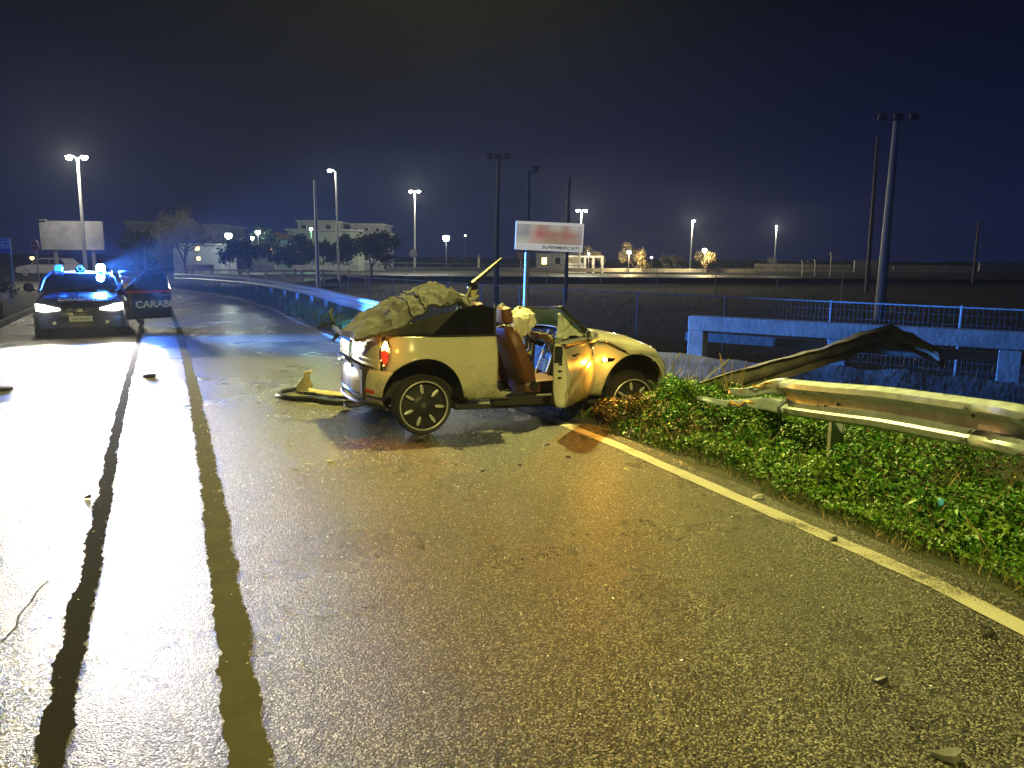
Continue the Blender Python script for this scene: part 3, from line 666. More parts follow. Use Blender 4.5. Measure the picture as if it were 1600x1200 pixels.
# centre stack with its pale key panel
s = MB(); s.beam((1.56, -.02, .30), (1.70, -.02, .72), .22, .06, up=(1, 0, 0)); cst = s.build('centre_console', BLACKP, car, bevel=.012)
keys = mat('key_panel', (.30, .45, .75), .35, var=(40, .2))
ax = Vector((.14, 0, .42)).normalized(); nrm = Vector((-.42, 0, .14)).normalized()
for i in range(4):
    for j in range(3):
        p = Vector((1.595, -.02, .47)) + ax * (.035 * i) + Vector((0, (j - 1) * .052, 0)) + nrm * .036 * 1.0
        s = MB(); s.box(p + nrm * .004, (.012, .036, .024), Matrix.Rotation(-R(18), 4, 'Y')); s.build('key', keys, cst)
for sg in (-1, 1):
    s = MB(); s.tube([Vector((1.55, -.02 + .118 * sg, .33)) + nrm * .03, Vector((1.69, -.02 + .118 * sg, .74)) + nrm * .03], .009, 6); s.build('trim_rod', SILVER, cst)
# seats
def seat(y):
    def sect(path, w, dth, name):
        s = MB(); n = 16; rings = []
        for i, (x, z, tx, tz, ww, th) in enumerate(path):
            for k in range(n):
                a = 2 * math.pi * k / n; cs, sn = math.cos(a), math.sin(a)
                oy = math.copysign(abs(cs) ** .6, cs) * ww; on = math.copysign(abs(sn) ** .7, sn) * th
                on += (.035 * (abs(oy) / ww) ** 3 if sn > 0 else 0)
                s.v.append((x + tx * on, y + oy, z + tz * on))
        m = len(path); s.f = [(i * n + k, i * n + (k + 1) % n, (i + 1) * n + (k + 1) % n, (i + 1) * n + k) for i in range(m - 1) for k in range(n)]
        s.f += [tuple(range(n)), tuple(range((m - 1) * n, m * n))]
        return s.build(name, LEATHER, car, smooth=True)
    bk = sect([(1.19, .40, .9, .3, .20, .05), (1.16, .44, .94, .32, .235, .075), (1.10, .60, .95, .33, .25, .08), (1.02, .78, .95, .33, .24, .07), (.96, .92, .95, .33, .20, .06), (.94, .965, .95, .33, .13, .03)], 0, 0, 'seat_back')
    cu = sect([(1.12, .36, -.1, 1, .22, .05), (1.18, .37, -.1, 1, .245, .075), (1.38, .38, -.12, 1, .25, .075), (1.58, .40, -.12, 1, .24, .07), (1.66, .40, -.1, 1, .20, .04)], 0, 0, 'seat_cushion')
    hr = sect([(.95, 1.0, .97, .2, .09, .02), (.945, 1.02, .97, .2, .125, .045), (.93, 1.09, .97, .2, .13, .05), (.92, 1.15, .97, .2, .11, .045), (.915, 1.17, .97, .2, .06, .015)], 0, 0, 'headrest')
    for sg in (-1, 1):
        s = MB(); s.tube([(.955, y + .05 * sg, .93), (.945, y + .05 * sg, 1.04)], .007, 6); s.build('headrest_rod', CHROME, hr)
    s = MB(); s.box((1.36, y, .29), (.42, .40, .06)); s.build('seat_rail', BLACKP, cu)
    s = MB(); s.lathe([(0, -.02), (.04, -.02), (.05, .02)], 16, 'y', (1.20, y - .245, .40)); s.build('recline_knob', BLACKP, cu, smooth=True)
seat(-.37); seat(.37)
s = MB(); s.grid(lambda u, v: (.62 - .10 * v, lerp(-.55, .55, u), lerp(.55, .93, v) + .02 * math.sin(u * 20)), 20, 6); s.build('rear_bench_back', LEATHER, car, smooth=True, solid=.06)
# steering wheel
s = MB(); sw = [(1.50 + .07 * math.sin(a) * -1, .37 + .175 * math.cos(a), .80 + .16 * math.sin(a)) for a in np.linspace(0, 2 * math.pi, 33)]
s.tube(sw, .015, 8, cap=False).tube([(1.50, .37 - .16, .80), (1.53, .37, .79), (1.50, .37 + .16, .80)], .014, 6).tube([(1.53, .37, .79), (1.9, .37, .66)], .03, 8); s.build('steering_wheel', BLACKP, car, smooth=True)
# airbag: crumpled cloth hung over the wheel
def crumple_sheet(fn, nu, nv, amp, sc, seed, name, m, parent, solid=.004):
    s = MB()
    def f2(u, v):
        p = Vector(fn(u, v)); q = p * sc + Vector((seed, seed * 2, seed * 3))
        n_ = Vector(noise.noise_vector(q)) + .5 * Vector(noise.noise_vector(q * 2.3)) + .25 * Vector(noise.noise_vector(q * 5)); ridge = 1 - 2 * abs(noise.noise(q * 1.4))
        return tuple(p + n_ * amp + Vector((0, 0, 1)) * ridge * amp * .4)
    s.grid(f2, nu, nv); return s.build(name, m, parent, smooth=True, solid=solid)
def bag(u, v):
    a = 2 * math.pi * u; rr = .215 * math.sin(math.pi * min(.999, v * .93 + .03)) ** .7 * (1 + .22 * math.sin(7 * a) * v + .12 * math.sin(12 * a + 1) * v)
    return (1.44 - .05 * v + rr * math.cos(a) * .75, .30 + rr * 1.0 * math.sin(a), 1.12 - .46 * v ** 1.3 - .13 * v * math.cos(a - 3.0))
crumple_sheet(bag, 64, 32, .035, 7, 3.1, 'airbag', AIRBAG, car)
crumple_sheet(lambda u, v: (lerp(1.50, 1.80, u), lerp(.28, -.25, v) , .86 - .09 * math.sin(math.pi * u) + .02 * v), 24, 12, .03, 9, 8.2, 'torn_cloth', AIRBAG, car)
s = MB(); s.tube([(1.20, .33, 1.14), (1.42, .33, .95)], .043, 12); s.build('cut_roof_pillar', mat('dull_padding', (.22, .23, .17), .8, var=(8, .4)), car, smooth=True)
# windscreen: right pillar, leaning broken laminate
def screen(u, v):   # u across, v up
    y = lerp(-.60, .60, u); bow = .16 * (1 - (u * 2 - 1) ** 2)
    return (1.88 + bow - .40 * v - .02 * fr(u * 5, v * 5, 1), y * (1 - .06 * v), .875 + .31 * v - .08 * u * v + .02 * fr(u * 6, v * 4, 6))
s = MB(); s.grid(screen, 26, 14); wsn = s.build('windscreen', GLASSG, car, smooth=True, solid=.006)
s = MB(); s.tube([(1.88, -.63, .86), (1.76, -.625, .95), (1.62, -.61, 1.06), (1.475, -.585, 1.185), (1.45, -.56, 1.18)], [.026, .022, .020, .019, .012], 8); s.build('windscreen_pillar', BLACKP, wsn, smooth=True)
s = MB(); s.tube([tuple(Vector(screen(u, 1.0)) + Vector((0, 0, .004))) for u in np.linspace(0, 1, 14)], .016, 6); s.build('header_rail', BLACKP, wsn, smooth=True)
s = MB(); s.tube([(1.83, .63, .86), (1.405, .585, 1.10)], .022, 8); s.build('windscreen_pillar', BLACKP, wsn, smooth=True)
crumple_sheet(lambda u, v: (lerp(1.46, 1.80, u) - .03 * v * (1 - u), -.60 + .06 * math.sin(u * 3) + .03 * v, lerp(.88, lerp(1.14, .92, u ** 1.1), v)), 30, 24, .030, 9, 5.5, 'hanging_laminate', FILM, car)
# quarter window and its frame
s = MB(); s.prism([(.06, .895), (.70, .90), (.70, 1.17), (.56, 1.20), (.34, 1.16)], lambda u, v, w: (u, -.735 + .11 * (v - .9) + w * .006, v), 1); qw = s.build('quarter_window', GLASSD, car)
s = MB(); s.tube([(.70, -.745, .90), (.705, -.715, 1.21)], .011, 6); s.build('window_edge', BLACKP, qw)
s = MB(); s.tube([(.02, -.75, .905), (.36, -.752, .915), (.74, -.752, .918)], .009, 6); s.build('belt_trim', BLACKP, qw)
# clutter seen behind the glass
s = MB(); s.lathe([(0, 0), (.03, 0), (.03, .10), (.012, .13), (.012, .15), (0, .15)], 12, 'z', (.42, -.45, 1.02)); s.build('bottle', mat('blue_bottle', (.15, .28, .62), .3, var=(15, .3)), car, smooth=True)
s = MB(); s.lathe([(0, 0), (.03, .01), (.035, .05), (.02, .08), (0, .085)], 12, 'z', (.50, -.42, 1.12)); s.build('speaker_cone', mat('tan_plastic', (.45, .33, .16), .5, var=(15, .2)), car, smooth=True)
s = MB(); s.tube([(.52, -.40, 1.05), (.72, -.36, 1.0)], .008, 5).tube([(.54, -.40, .98), (.72, -.36, .95)], .008, 5); s.build('roll_hoop_rod', SILVER, car)
# collapsed soft top
def top(u, v):    # u rear -> front, v right -> left
    x = lerp(-.56, .58, u); zc = interp(x, [(-.60, .915), (-.42, 1.0), (-.2, 1.12), (0, 1.215), (.25, 1.30), (.45, 1.30), (.58, 1.23)])
    yw = interp(x, [(-.60, .56), (-.3, .66), (0, .63), (.3, .56), (.58, .46)]); y = (v * 2 - 1) * yw; e_ = abs(v * 2 - 1)
    z = zc - (.07 + .05 * math.sin(3.1 * u)) * max(0, e_ - .35) ** 1.5 * 2.0 - .13 * v ** 1.5 * (1 - u) ** 3
    q = Vector((x * 3.2, y * 3.2, 1.7)); k_ = .25 + .75 * sm(0, .25, u); z += k_ * .060 * noise.noise(q) + k_ * .034 * noise.noise(q * 2.6) + k_ * .030 * (1 - 2 * abs(noise.noise(q * 1.9 + Vector((3, 1, 0))))) ** 3 + k_ * .022 * (1 - 2 * abs(noise.noise(Vector((x * 9, y * 2.5, 4))))) + .012 * math.sin(x * 24 + 3 * y) * sm(-.1, .3, x)
    return (x + .03 * noise.noise(q * 1.3), y, z)
s = MB(); s.grid(top, 70, 50); st = s.build('soft_top', CANVAS, car, smooth=True, solid=.012)
for uu, v0, v1 in ((.43, .0, .95), (.54, .02, .9), (.97, .05, .8)):
    s = MB(); s.tube([tuple(Vector(top(uu + .05 * v, v)) + Vector((0, 0, .008))) for v in np.linspace(v0, v1, 40)], .009, 6); s.build('seam', SEAM, st, smooth=True)
s = MB(); s.tube([tuple(Vector(top(u, .0)) + Vector((0, .0, -.01))) for u in np.linspace(0, 1, 40)], .014, 6); s.build('seam', SEAM, st, smooth=True)
s = MB(); s.tube([tuple(Vector(top(0, v)) + Vector((-.004, 0, -.012))) for v in np.linspace(0, 1, 30)], .017, 6); s.build('rear_hem', SEAM, st, smooth=True)
s = MB(); s.grid(lambda u, v: (-.585 + .02 * math.sin(u * 9), lerp(-.55, .55, u), .90 - .05 * v), 20, 2); s.build('hem_flap', SEAM, st, solid=.006)
s = MB(); s.tube([(-.56, .52, .92), (-.66, .60, .90), (-.70, .66, .86)], .014, 6).tube([(-.58, .50, .93), (-.60, .56, 1.02), (-.57, .60, 1.06)], .016, 6); s.build('torn_bracket', SEAM, st, smooth=True)
s = MB(); s.grid(lambda u, v: (lerp(-.40, .45, u), -.66 - .03 * math.sin(u * 8) + .06 * u, lerp(.90, lerp(.93, 1.17, u) , v)), 20, 4); s.build('side_curtain', SEAM, st, smooth=True, solid=.006)
s = MB(); s.grid(lambda u, v: (lerp(.25, .62, u), lerp(-.2, .35, v), 1.30 + .02 * math.sin(v * 5) - .04 * u), 8, 8); s.build('rear_glass', mat('pale_rear_glass', (.55, .58, .66), .2, coat=1, var=(5, .1)), st, smooth=True, solid=.008)
# roof bow sticking up
s = MB(); s.tube([(.50, -.30, 1.18), (.60, -.20, 1.24), (.70, -.06, 1.33), (.74, .0, 1.36)], [.02, .022, .018, .02], 8); s.tube([(.73, -.02, 1.37), (.88, .06, 1.47), (1.05, .16, 1.58), (1.15, .22, 1.65)], [.034, .026, .022, .012], 8)
rb = s.build('bent_roof_bow', mat('bow_black', (.05, .05, .05), .4, metal=.5, var=(12, .4)), car, smooth=True)
s = MB(); s.lathe([(0, -.03), (.05, -.03), (.055, .0), (.05, .03), (0, .03)], 14, 'y', (.735, -.02, 1.345)); s.build('pivot', CHROME, rb, smooth=True)
s = MB(); s.prism([(0, 0), (.09, .01), (.04, -.10)], lambda u, v, w: (.69 + u, -.06 + w * .012, 1.31 + v), 1); s.build('latch_plate', mat('yellow_plate', (.62, .55, .18), .4, metal=.4, var=(20, .3)), rb)
crumple_sheet(lambda u, v: (lerp(.50, .72, u), lerp(-.34, -.10, v) + .05 * u, 1.19 + .06 * u), 12, 8, .03, 9, 2.2, 'torn_lining', CANVAS, rb)
# ---- open door, hinged at its front edge
HG = Vector((1.725, -.825, 0))
end_w = Vector((.44, 6.62)); o2 = Vector((MO.x, MO.y)); fw, lf = Vector((math.cos(TH), math.sin(TH))), Vector((-math.sin(TH), math.cos(TH)))
el = Vector(((end_w - o2).dot(fw), (end_w - o2).dot(lf))) - Vector((HG.x, HG.y)); DL = .86; el.normalize()
dn = Vector((-el.y, el.x)); 
if dn.dot(Vector((1, -.2))) < 0: dn = -dn           # outer skin side
def dpt(s_, z, o):     # s_ along door from hinge, o outwards
    q = Vector((HG.x, HG.y)) + el * s_ + dn * o; return (q.x, q.y, z)
def dout(z): return -.055 * ((.5 - z) / .28) ** 2 if z < .5 else (-.085 * ((z - .58) / .34) ** 2 if z > .58 else 0)
s = MB(); s.grid(lambda u, v: dpt(u * DL, lerp(.315 + .01 * u, .905, v), dout(lerp(.315, .905, v)) + .03 + .012 * math.sin(u * 3.0) + .012 * fr(u * 2.2, v * 2.0, 6.6) - .016 * math.exp(-((u * .5 + v - .72) / .05) ** 2)), 26, 24); door = s.build('door', CREAM, car, smooth=True, solid=.010)
def edge_(u, v):       # rear jamb with the lock, rounded at its top and foot
    z = lerp(.33, .90, v); return dpt(DL - .012 + .012 * math.sin(math.pi * u), z, lerp(.028 + dout(z), -.115 + .05 * (abs(v - .5) * 2) ** 3 + dout(z) * .6, u))
s = MB(); s.grid(edge_, 8, 16); s.build('door_jamb', CREAM_IN, door, smooth=True, solid=.008)
s = MB(); s.grid(lambda u, v: dpt(lerp(.04, DL - .03, u), lerp(.34, .895, v), -.11 + dout(lerp(.34, .895, v)) * .6 + .02 * math.sin(v * 9) * math.sin(u * 6)), 10, 10); s.build('door_lining', DARKIN, door, smooth=True, solid=.01)
s = MB(); s.grid(lambda u, v: dpt(lerp(.02, DL - .01, u), .903, lerp(-.11, .0, v)), 8, 2); s.build('door_top', BLACKP, door, solid=.02)
for z in (.72, .66, .60):
    s = MB(); p = dpt(DL + .004, z, -.045); s.box(p, (.03, .02, .012)); s.build('lock_part', BLACKP, door)
s = MB(); s.grid(lambda u, v: dpt(DL + .004, lerp(.73, .88, v), lerp(-.03, -.105, u)), 4, 4); s.build('jamb_recess', BLACKP, door, solid=.006)
s = MB(); a_, c_ = Vector(dpt(DL - .06, .80, .042)), Vector(dpt(DL - .20, .80, .042)); s.tube([a_, a_.lerp(c_, .1) + Vector((dn.x, dn.y, 0)) * .02, a_.lerp(c_, .9) + Vector((dn.x, dn.y, 0)) * .02, c_], .012, 8); s.build('door_handle', mat('dark_handle', (.08, .075, .06), .25, metal=.7, var=(12, .2)), door, smooth=True)
# mirror: round chrome shell on a stalk
mc = Vector((1.66, -.91, .925)); s = MB(); s.lathe([(.052, -.04), (.062, -.038), (.067, -.025), (.064, 0), (.050, .035), (.024, .055), (0, .058)], 24, 'x', mc); mi = s.build('mirror', SILVER, door, smooth=True)
s = MB(); s.lathe([(0, -.030), (.053, -.032)], 24, 'x', mc); s.build('mirror_glass', mat('mirror_glass', (.30, .30, .26), .08, metal=.9, var=(9, .3)), mi)
s = MB(); s.tube([mc + Vector((.01, .02, -.08)), mc + Vector((.03, .08, -.13))], .02, 8); s.build('mirror_stalk', BLACKP, mi, smooth=True)

# ================================================================== POLICE CAR
PC = gp(129, 527, -.1); PC.z = gz(PC.x, PC.y) + .008
hd = math.atan2(-math.cos(R(28)), math.sin(R(28)))
pol = tag(empty('police_car', PC, (0, 0, hd)), 'dark blue police car with lit headlights, blue beacons and open driver door', 'car')
# local frame: x forward, origin under the nose; front axle at -.85
ST = [  # x, half width, z bottom, z top (shoulder line)
    (.00, .58, .22, .58), (-.05, .70, .20, .66), (-.14, .80, .19, .72), (-.35, .87, .18, .79), (-.75, .895, .18, .85), (-1.15, .90, .18, .90), (-1.5, .90, .18, .935),
    (-2.2, .90, .18, .95), (-3.0, .90, .18, .96), (-3.7, .885, .20, .97), (-4.1, .84, .24, .96), (-4.32, .74, .30, .90)]
def pbody(lo, hi, x0, x1, nx_=40, ny_=22):
    s = MB()
    for i in range(nx_ + 1):
        x = lerp(x0, x1, i / nx_); w = -interp(-x, [(-q[0], -q[1]) for q in ST]); zb = interp(-x, [(-q[0], q[2]) for q in ST]); zt = interp(-x, [(-q[0], q[3]) for q in ST])
        w = interp(-x, [(-q[0], q[1]) for q in ST])
        for j in range(ny_ + 1):
            a = math.pi * (lerp(lo, hi, j / ny_)); c, sn = math.cos(a), math.sin(a)
            y = w * math.copysign(abs(c) ** .30, c); z = zb + (zt - zb) * abs(sn) ** .55
            z += .03 * (1 - (y / w) ** 2) if sn > .9 else 0
            s.v.append((x, y, z))
    n = ny_ + 1; s.f = [(i * n + j, (i + 1) * n + j, (i + 1) * n + j + 1, i * n + j + 1) for i in range(nx_) for j in range(ny_)]
    s.f += [tuple(range(n)), tuple(range(nx_ * n, nx_ * n + n))]
    return s
pb_ = pbody(0, 1, 0, -4.32).build('body', NAVY, pol, smooth=True)
for sg in (-1, 1):
    s = MB(); s.box((-.85, .76 * sg, .36), (.62, .22, .34)); s.build('front_wheel_well', BLACKP, pol)
ROOFZ = 1.33
def green(u, v):   # roof skin: u front->rear, v right->left
    x = lerp(-1.98, -3.75, u); w = lerp(.60, .58, u); y = (v * 2 - 1) * w
    return (x, y, ROOFZ - .05 * (u * 2 - .9) ** 2 * .8 - .05 * abs(v * 2 - 1) ** 3)
s = MB(); s.grid(green, 14, 14); s.build('roof', WHITEP, pol, smooth=True, solid=.03)
for sg in (-1, 1):
    s = MB(); s.tube([(-1.16, .78 * sg, .92), (-1.55, .70 * sg, 1.18), (-1.99, .60 * sg, 1.29)], .035, 8); s.build('front_pillar', NAVY, pol, smooth=True)
    s = MB(); s.tube([(-2.55, .80 * sg, .95), (-2.60, .61 * sg, 1.30)], .04, 8); s.build('middle_pillar', NAVY, pol, smooth=True)
    s = MB(); s.tube([(-4.0, .76 * sg, .96), (-3.72, .59 * sg, 1.29)], .06, 8); s.build('rear_pillar', NAVY, pol, smooth=True)
    s = MB(); s.tube([(-1.99, .60 * sg, 1.295), (-2.8, .62 * sg, 1.32), (-3.74, .59 * sg, 1.275)], .025, 6); s.build('roof_rail', NAVY, pol, smooth=True)
    for x0, x1 in ((-1.25, -2.5), (-2.62, -3.9)):
        if sg > 0 and x0 > -2: continue
        xt0, xt1 = (-2.0, -2.58) if x0 > -2 else (-2.62, -3.7)
        s = MB(); s.add([(x0, .80 * sg, .94), (x1, .80 * sg, .95), (xt1, .605 * sg, 1.29), (xt0, .605 * sg, 1.29)], [(0, 1, 2, 3)]); s.build('side_window', GLASS, pol, solid=.005)
s = MB(); s.grid(lambda u, v: (lerp(-1.10, -1.98, v) + .10 * (1 - (2 * u - 1) ** 2) * (1 - v * .6), lerp(-1, 1, u) * lerp(.76, .585, v), lerp(.915, 1.295, v)), 16, 8); pws = s.build('windscreen', GLASS, pol, smooth=True, solid=.006)
for yy in (-.05, -.55):
    s = MB(); s.tube([(-1.02 + .02, yy, .95), (-1.16, yy + .42, 1.0)], .012, 5); s.build('wiper', BLACKP, pws)
s = MB(); s.grid(lambda u, v: (lerp(-4.05, -3.72, v), lerp(-1, 1, u) * lerp(.72, .57, v), lerp(.97, 1.28, v)), 8, 4); s.build('rear_screen', GLASS, pol, solid=.005)
s = MB(); s.box((-2.6, 0, .6), (2.3, 1.3, .5)); s.grid(lambda u, v: (lerp(-1.15, -1.5, v), lerp(-.7, .7, u), .93 + .05 * math.sin(3 * v)), 8, 4); s.build('cabin', DARKIN, pol)
for yy in (-.36, .36):
    s = MB(); s.grid(lambda u, v: (-2.25 - .12 * v + .05 * (2 * u - 1) ** 2, yy + lerp(-.23, .23, u), lerp(.6, 1.12, v)), 6, 6).box((-2.38, yy, 1.20), (.08, .24, .16)); s.build('seat', mat('grey_seat', (.07, .07, .08), .8, var=(9, .3)), pol, solid=.1)
# front face
s = MB(); s.prism([(-.16, .60), (.16, .60), (.10, .36), (0, .30), (-.10, .36)], lambda u, v, w: (.004 + w * .02, u, v), 1); gr_ = s.build('grille', BLACKP, pol, bevel=.006)
s = MB(); s.lathe([(0, .02), (.045, .018), (.052, 0)], 20, 'x', (.02, 0, .585)); s.build('emblem', CHROME, gr_, smooth=True)
for k in range(5):
    s = MB(); s.tube([(.026, -.12 + .01 * k, .55 - .045 * k), (.026, .12 - .01 * k, .55 - .045 * k)], .006, 5); s.build('grille_bar', SILVER, gr_)
for sg in (-1, 1):
    s = MB(); s.grid(lambda u, v: (-.02 - .10 * u, sg * lerp(.26, .70, u), lerp(.27, .37, v)), 6, 3); s.build('lower_intake', BLACKP, pol, solid=.02)
    s = MB(); s.lathe([(0, .012), (.035, .01), (.04, 0)], 14, 'x', (-.01, .48 * sg, .32)); s.build('fog_lamp', SILVER, pol, smooth=True)
ppl = mat('white_plate', (.70, .70, .66), .4, var=(40, .1))
s = MB(); s.box((.035, .0, .40), (.02, .42, .11)); pp = s.build('number_plate', ppl, pol, bevel=.004)
M4 = Matrix.Translation((.05, -.155, .37)) @ Matrix.Rotation(R(90), 4, 'Z') @ Matrix.Rotation(R(90), 4, 'X')
for k, wk in enumerate((.03, .034, .026, .036, .03, .028, .034)):     # characters too blurred to read in the photograph
    s = MB(); s.box((.047, -.15 + .05 * k, .40), (.004, wk, .05)); s.build('plate_mark', mat('plate_grey', (.30, .30, .29), .5, var=(90, .6)), pp)
HEAD = mat('headlight_lit', (.9, .9, .9), .2, emit=(1, .93, .70), strength=190)
LENS = mat('headlight_glass', (.7, .7, .7), .1, coat=1, emit=(1, .9, .62), strength=7)
for sg in (-1, 1):
    def hl(u, v):
        y = sg * lerp(.36, .80, u); x = interp(abs(y), [(.36, .005), (.58, -.0), (.70, -.04), (.80, -.16)]); zc = lerp(.60, .645, u)
        return (x + .03 * math.sin(math.pi * u) + .012, y, zc + (v - .5) * lerp(.04, .15, min(1, u * 1.5)))
    s = MB(); s.grid(hl, 10, 5); h_ = s.build('headlight', LENS, pol, smooth=True, solid=.02)
    s = MB(); s.lathe([(0, .022), (.045, .016), (.058, 0)], 20, 'x', (.035, .635 * sg, .635)); s.build('projector', HEAD, h_, smooth=True)
    l = light('headlight_beam', 'SPOT', (.075, .635 * sg, .635), 1150, (1, .87, .57), pol, .055, spot_size=R(50), spot_blend=.85)
    l.rotation_euler = Vector((-1, 0, .045)).to_track_quat('Z', 'Y').to_euler()
# mirrors
for sg in (-1, 1):
    if sg > 0: continue
    s = MB(); s.lathe([(.0, -.06), (.075, -.05), (.10, -.02), (.10, .03), (.06, .06), (0, .07)], 16, 'x', (-1.40, .98 * sg, 1.0)); s.tube([(-1.40, .86 * sg, .95), (-1.40, .96 * sg, .98)], .025, 6); s.build('mirror', NAVY, pol, smooth=True)
for x in (-.85, -3.4):
    for sg in (-1, 1): wheel(pol, (x, .79 * sg, .30), -sg, 0, 7, 1.09, small=True)
# beacons on the roof
BLUE = mat('beacon_lit', (.1, .3, 1), .2, emit=(.10, .42, 1), strength=150); BLUED = mat('beacon_glow', (.02, .10, .6), .15, emit=(.02, .18, 1), strength=3.2)
prof = [(0, .15), (.05, .145), (.078, .12), (.085, .08), (.085, .02), (.095, .0), (0, 0)]
for yy, m, rad in ((.42, BLUE, 1.1), (-.42, BLUED, 1.0)):
    s = MB(); s.lathe([(r_ * rad, z_ * rad) for r_, z_ in prof], 20, 'z', (-2.15, yy, 1.335)); bc = s.build('beacon', m, pol, smooth=True)
    s = MB(); s.lathe([(0, 0), (.10, 0), (.10, -.03), (0, -.03)], 20, 'z', (-2.15, yy, 1.335)); s.build('beacon_base', BLACKP, bc)
light('beacon_light', 'POINT', (-2.12, .42, 1.60), 1500, (.05, .20, 1), pol, .10)
bl_ = light('beacon_beam', 'SPOT', (-2.05, .47, 1.47), 27000, (.055, .25, 1), pol, .08, spot_size=R(54), spot_blend=.6)   # the rotating reflector is caught facing the field
bl_.rotation_euler = (-(Matrix.Rotation(-hd, 3, 'Z') @ Vector((.94, -.33, -.035)))).to_track_quat('Z', 'Y').to_euler()
s = MB(); s.box((-2.15, .0, 1.36), (.16, .20, .10)); lb = s.build('searchlight', BLACKP, pol, bevel=.02)
s = MB(); s.lathe([(.045, .02), (.06, .03), (.065, .0)], 16, 'x', (-2.07, 0, 1.40)); s.build('searchlight_ring', mat('cyan_ring', (.1, .6, .7), .3, emit=(.05, .6, .9), strength=.8), lb, smooth=True)
# bonnet lettering follows the bonnet slope
M4 = Matrix.Translation((-.15, -.40, .772)) @ Matrix.Rotation(R(90), 4, 'Z') @ Matrix.Rotation(R(22), 4, 'X')
text_mesh('bonnet_lettering', 'CARABINIERI', .15, WHITEP, pol, bold=.004, mat4=M4, width=.80)
# open driver door (car's left side, +y), hinged at its front edge
da = R(66); hx, hy = -1.22, .90; dd = Vector((-math.cos(da), math.sin(da))); dnrm = Vector((math.sin(da), math.cos(da)))
def pd_(s_, z, o=0): return (hx + dd.x * s_ + dnrm.x * o, hy + dd.y * s_ + dnrm.y * o, z)
DLn = 1.02
s = MB(); s.grid(lambda u, v: pd_(u * DLn, lerp(.26, .93, v), .03 * math.sin(math.pi * v)), 8, 8); pdoor = s.build('door', NAVY, pol, smooth=True, solid=.05); pdoor.modifiers['t'].offset = 0
s = MB(); s.tube([pd_(.0, .93, -.03), pd_(.30, 1.16, -.10), pd_(.55, 1.29, -.16), pd_(.85, 1.33, -.16), pd_(.97, 1.31, -.16), pd_(1.01, 1.20, -.11), pd_(1.00, .93, -.03)], .032, 8); s.build('window_frame', NAVY, pdoor, smooth=True)
s = MB(); s.add([pd_(.03, .93, -.03), pd_(.99, .93, -.03), pd_(.97, 1.29, -.15), pd_(.55, 1.27, -.15)], [(0, 1, 2, 3)]); s.build('door_window', GLASS, pdoor, solid=.005)
s = MB(); s.grid(lambda u, v: pd_(lerp(-.02, DLn, u), lerp(.86, .905, v), .045), 6, 2); s.build('red_stripe', mat('red_stripe', (.55, .05, .06), .4, var=(6, .1)), pdoor, solid=.004)
s = MB(); s.tube([pd_(DLn - .22, .80, .065), pd_(DLn - .05, .80, .065)], .012, 6); s.build('door_handle', SILVER, pdoor)
s = MB(); s.grid(lambda u, v: pd_(lerp(.93, .96, u), lerp(1.0, 1.22, v), -.06 - .1 * v), 2, 4); s.build('lit_edge', mat('blue_lit_colour', (.1, .35, .9), .3, coat=1, var=(9, .2)), pdoor, solid=.006)  # blue light along the edge, put in as colour
X_ = Vector((dd.x, dd.y, 0)); Z_ = Vector((0, 0, 1)); Y_ = Vector((dnrm.x, dnrm.y, 0))
M4 = Matrix(((X_.x, Z_.x, Y_.x, 0), (X_.y, Z_.y, Y_.y, 0), (X_.z, Z_.z, Y_.z, 0), (0, 0, 0, 1)))
M4 = Matrix.Translation(pd_(.16, .52, .064)) @ M4
text_mesh('door_lettering', 'CARABI', .22, WHITEP, pdoor, bold=.004, mat4=M4, width=.84)
s = MB(); s.lathe([(.0, -.05), (.075, -.05), (.10, -.02), (.10, .03), (.06, .06), (0, .07)], 16, 'x', (-1.34, 1.08, 1.0)); s.tube([(-1.34, .93, .94), (-1.34, 1.02, .99)], .025, 6); s.build('mirror', NAVY, pdoor, smooth=True)

# officer sitting sideways in the driver seat, feet out on the road
def skin_body(name, chains, m, sub=1):
    """chains: list of [(point, radius), ...]; a chain may start at a point already laid down, so limbs grow out of the trunk"""
    vs, es, rs = [], [], []; idx = {}
    for ch in chains:
        prev = None
        for p, r_ in ch:
            k = tuple(round(c, 4) for c in p)
            if k not in idx: idx[k] = len(vs); vs.append(p); rs.append(r_)
            if prev is not None and prev != idx[k]: es.append((prev, idx[k]))
            prev = idx[k]
    me = bpy.data.meshes.new(name); me.from_pydata(vs, es, []); o = link(name, me, m)
    sk = o.modifiers.new('skin', 'SKIN'); sk.use_smooth_shade = True
    for v, r_ in zip(me.skin_vertices[0].data, rs): v.radius = (r_, r_)
    me.skin_vertices[0].data[0].use_root = True
    o.modifiers.new('sub', 'SUBSURF').render_levels = sub
    return o
UNI = mat('dark_uniform', (.018, .020, .034), .8, var=(14, .3), bump=(60, .3, .003)); SKIN = mat('skin', (.46, .25, .18), .5, var=(20, .12))
Mc = Matrix.Translation(PC) @ Matrix.Rotation(hd, 4, 'Z')
def L3(x, y, z): return tuple(Mc @ Vector((x, y, z)))
pv = (-1.95, .62, .58)
def P(x, y, z): return (x - pv[0], y - pv[1], z - pv[2])
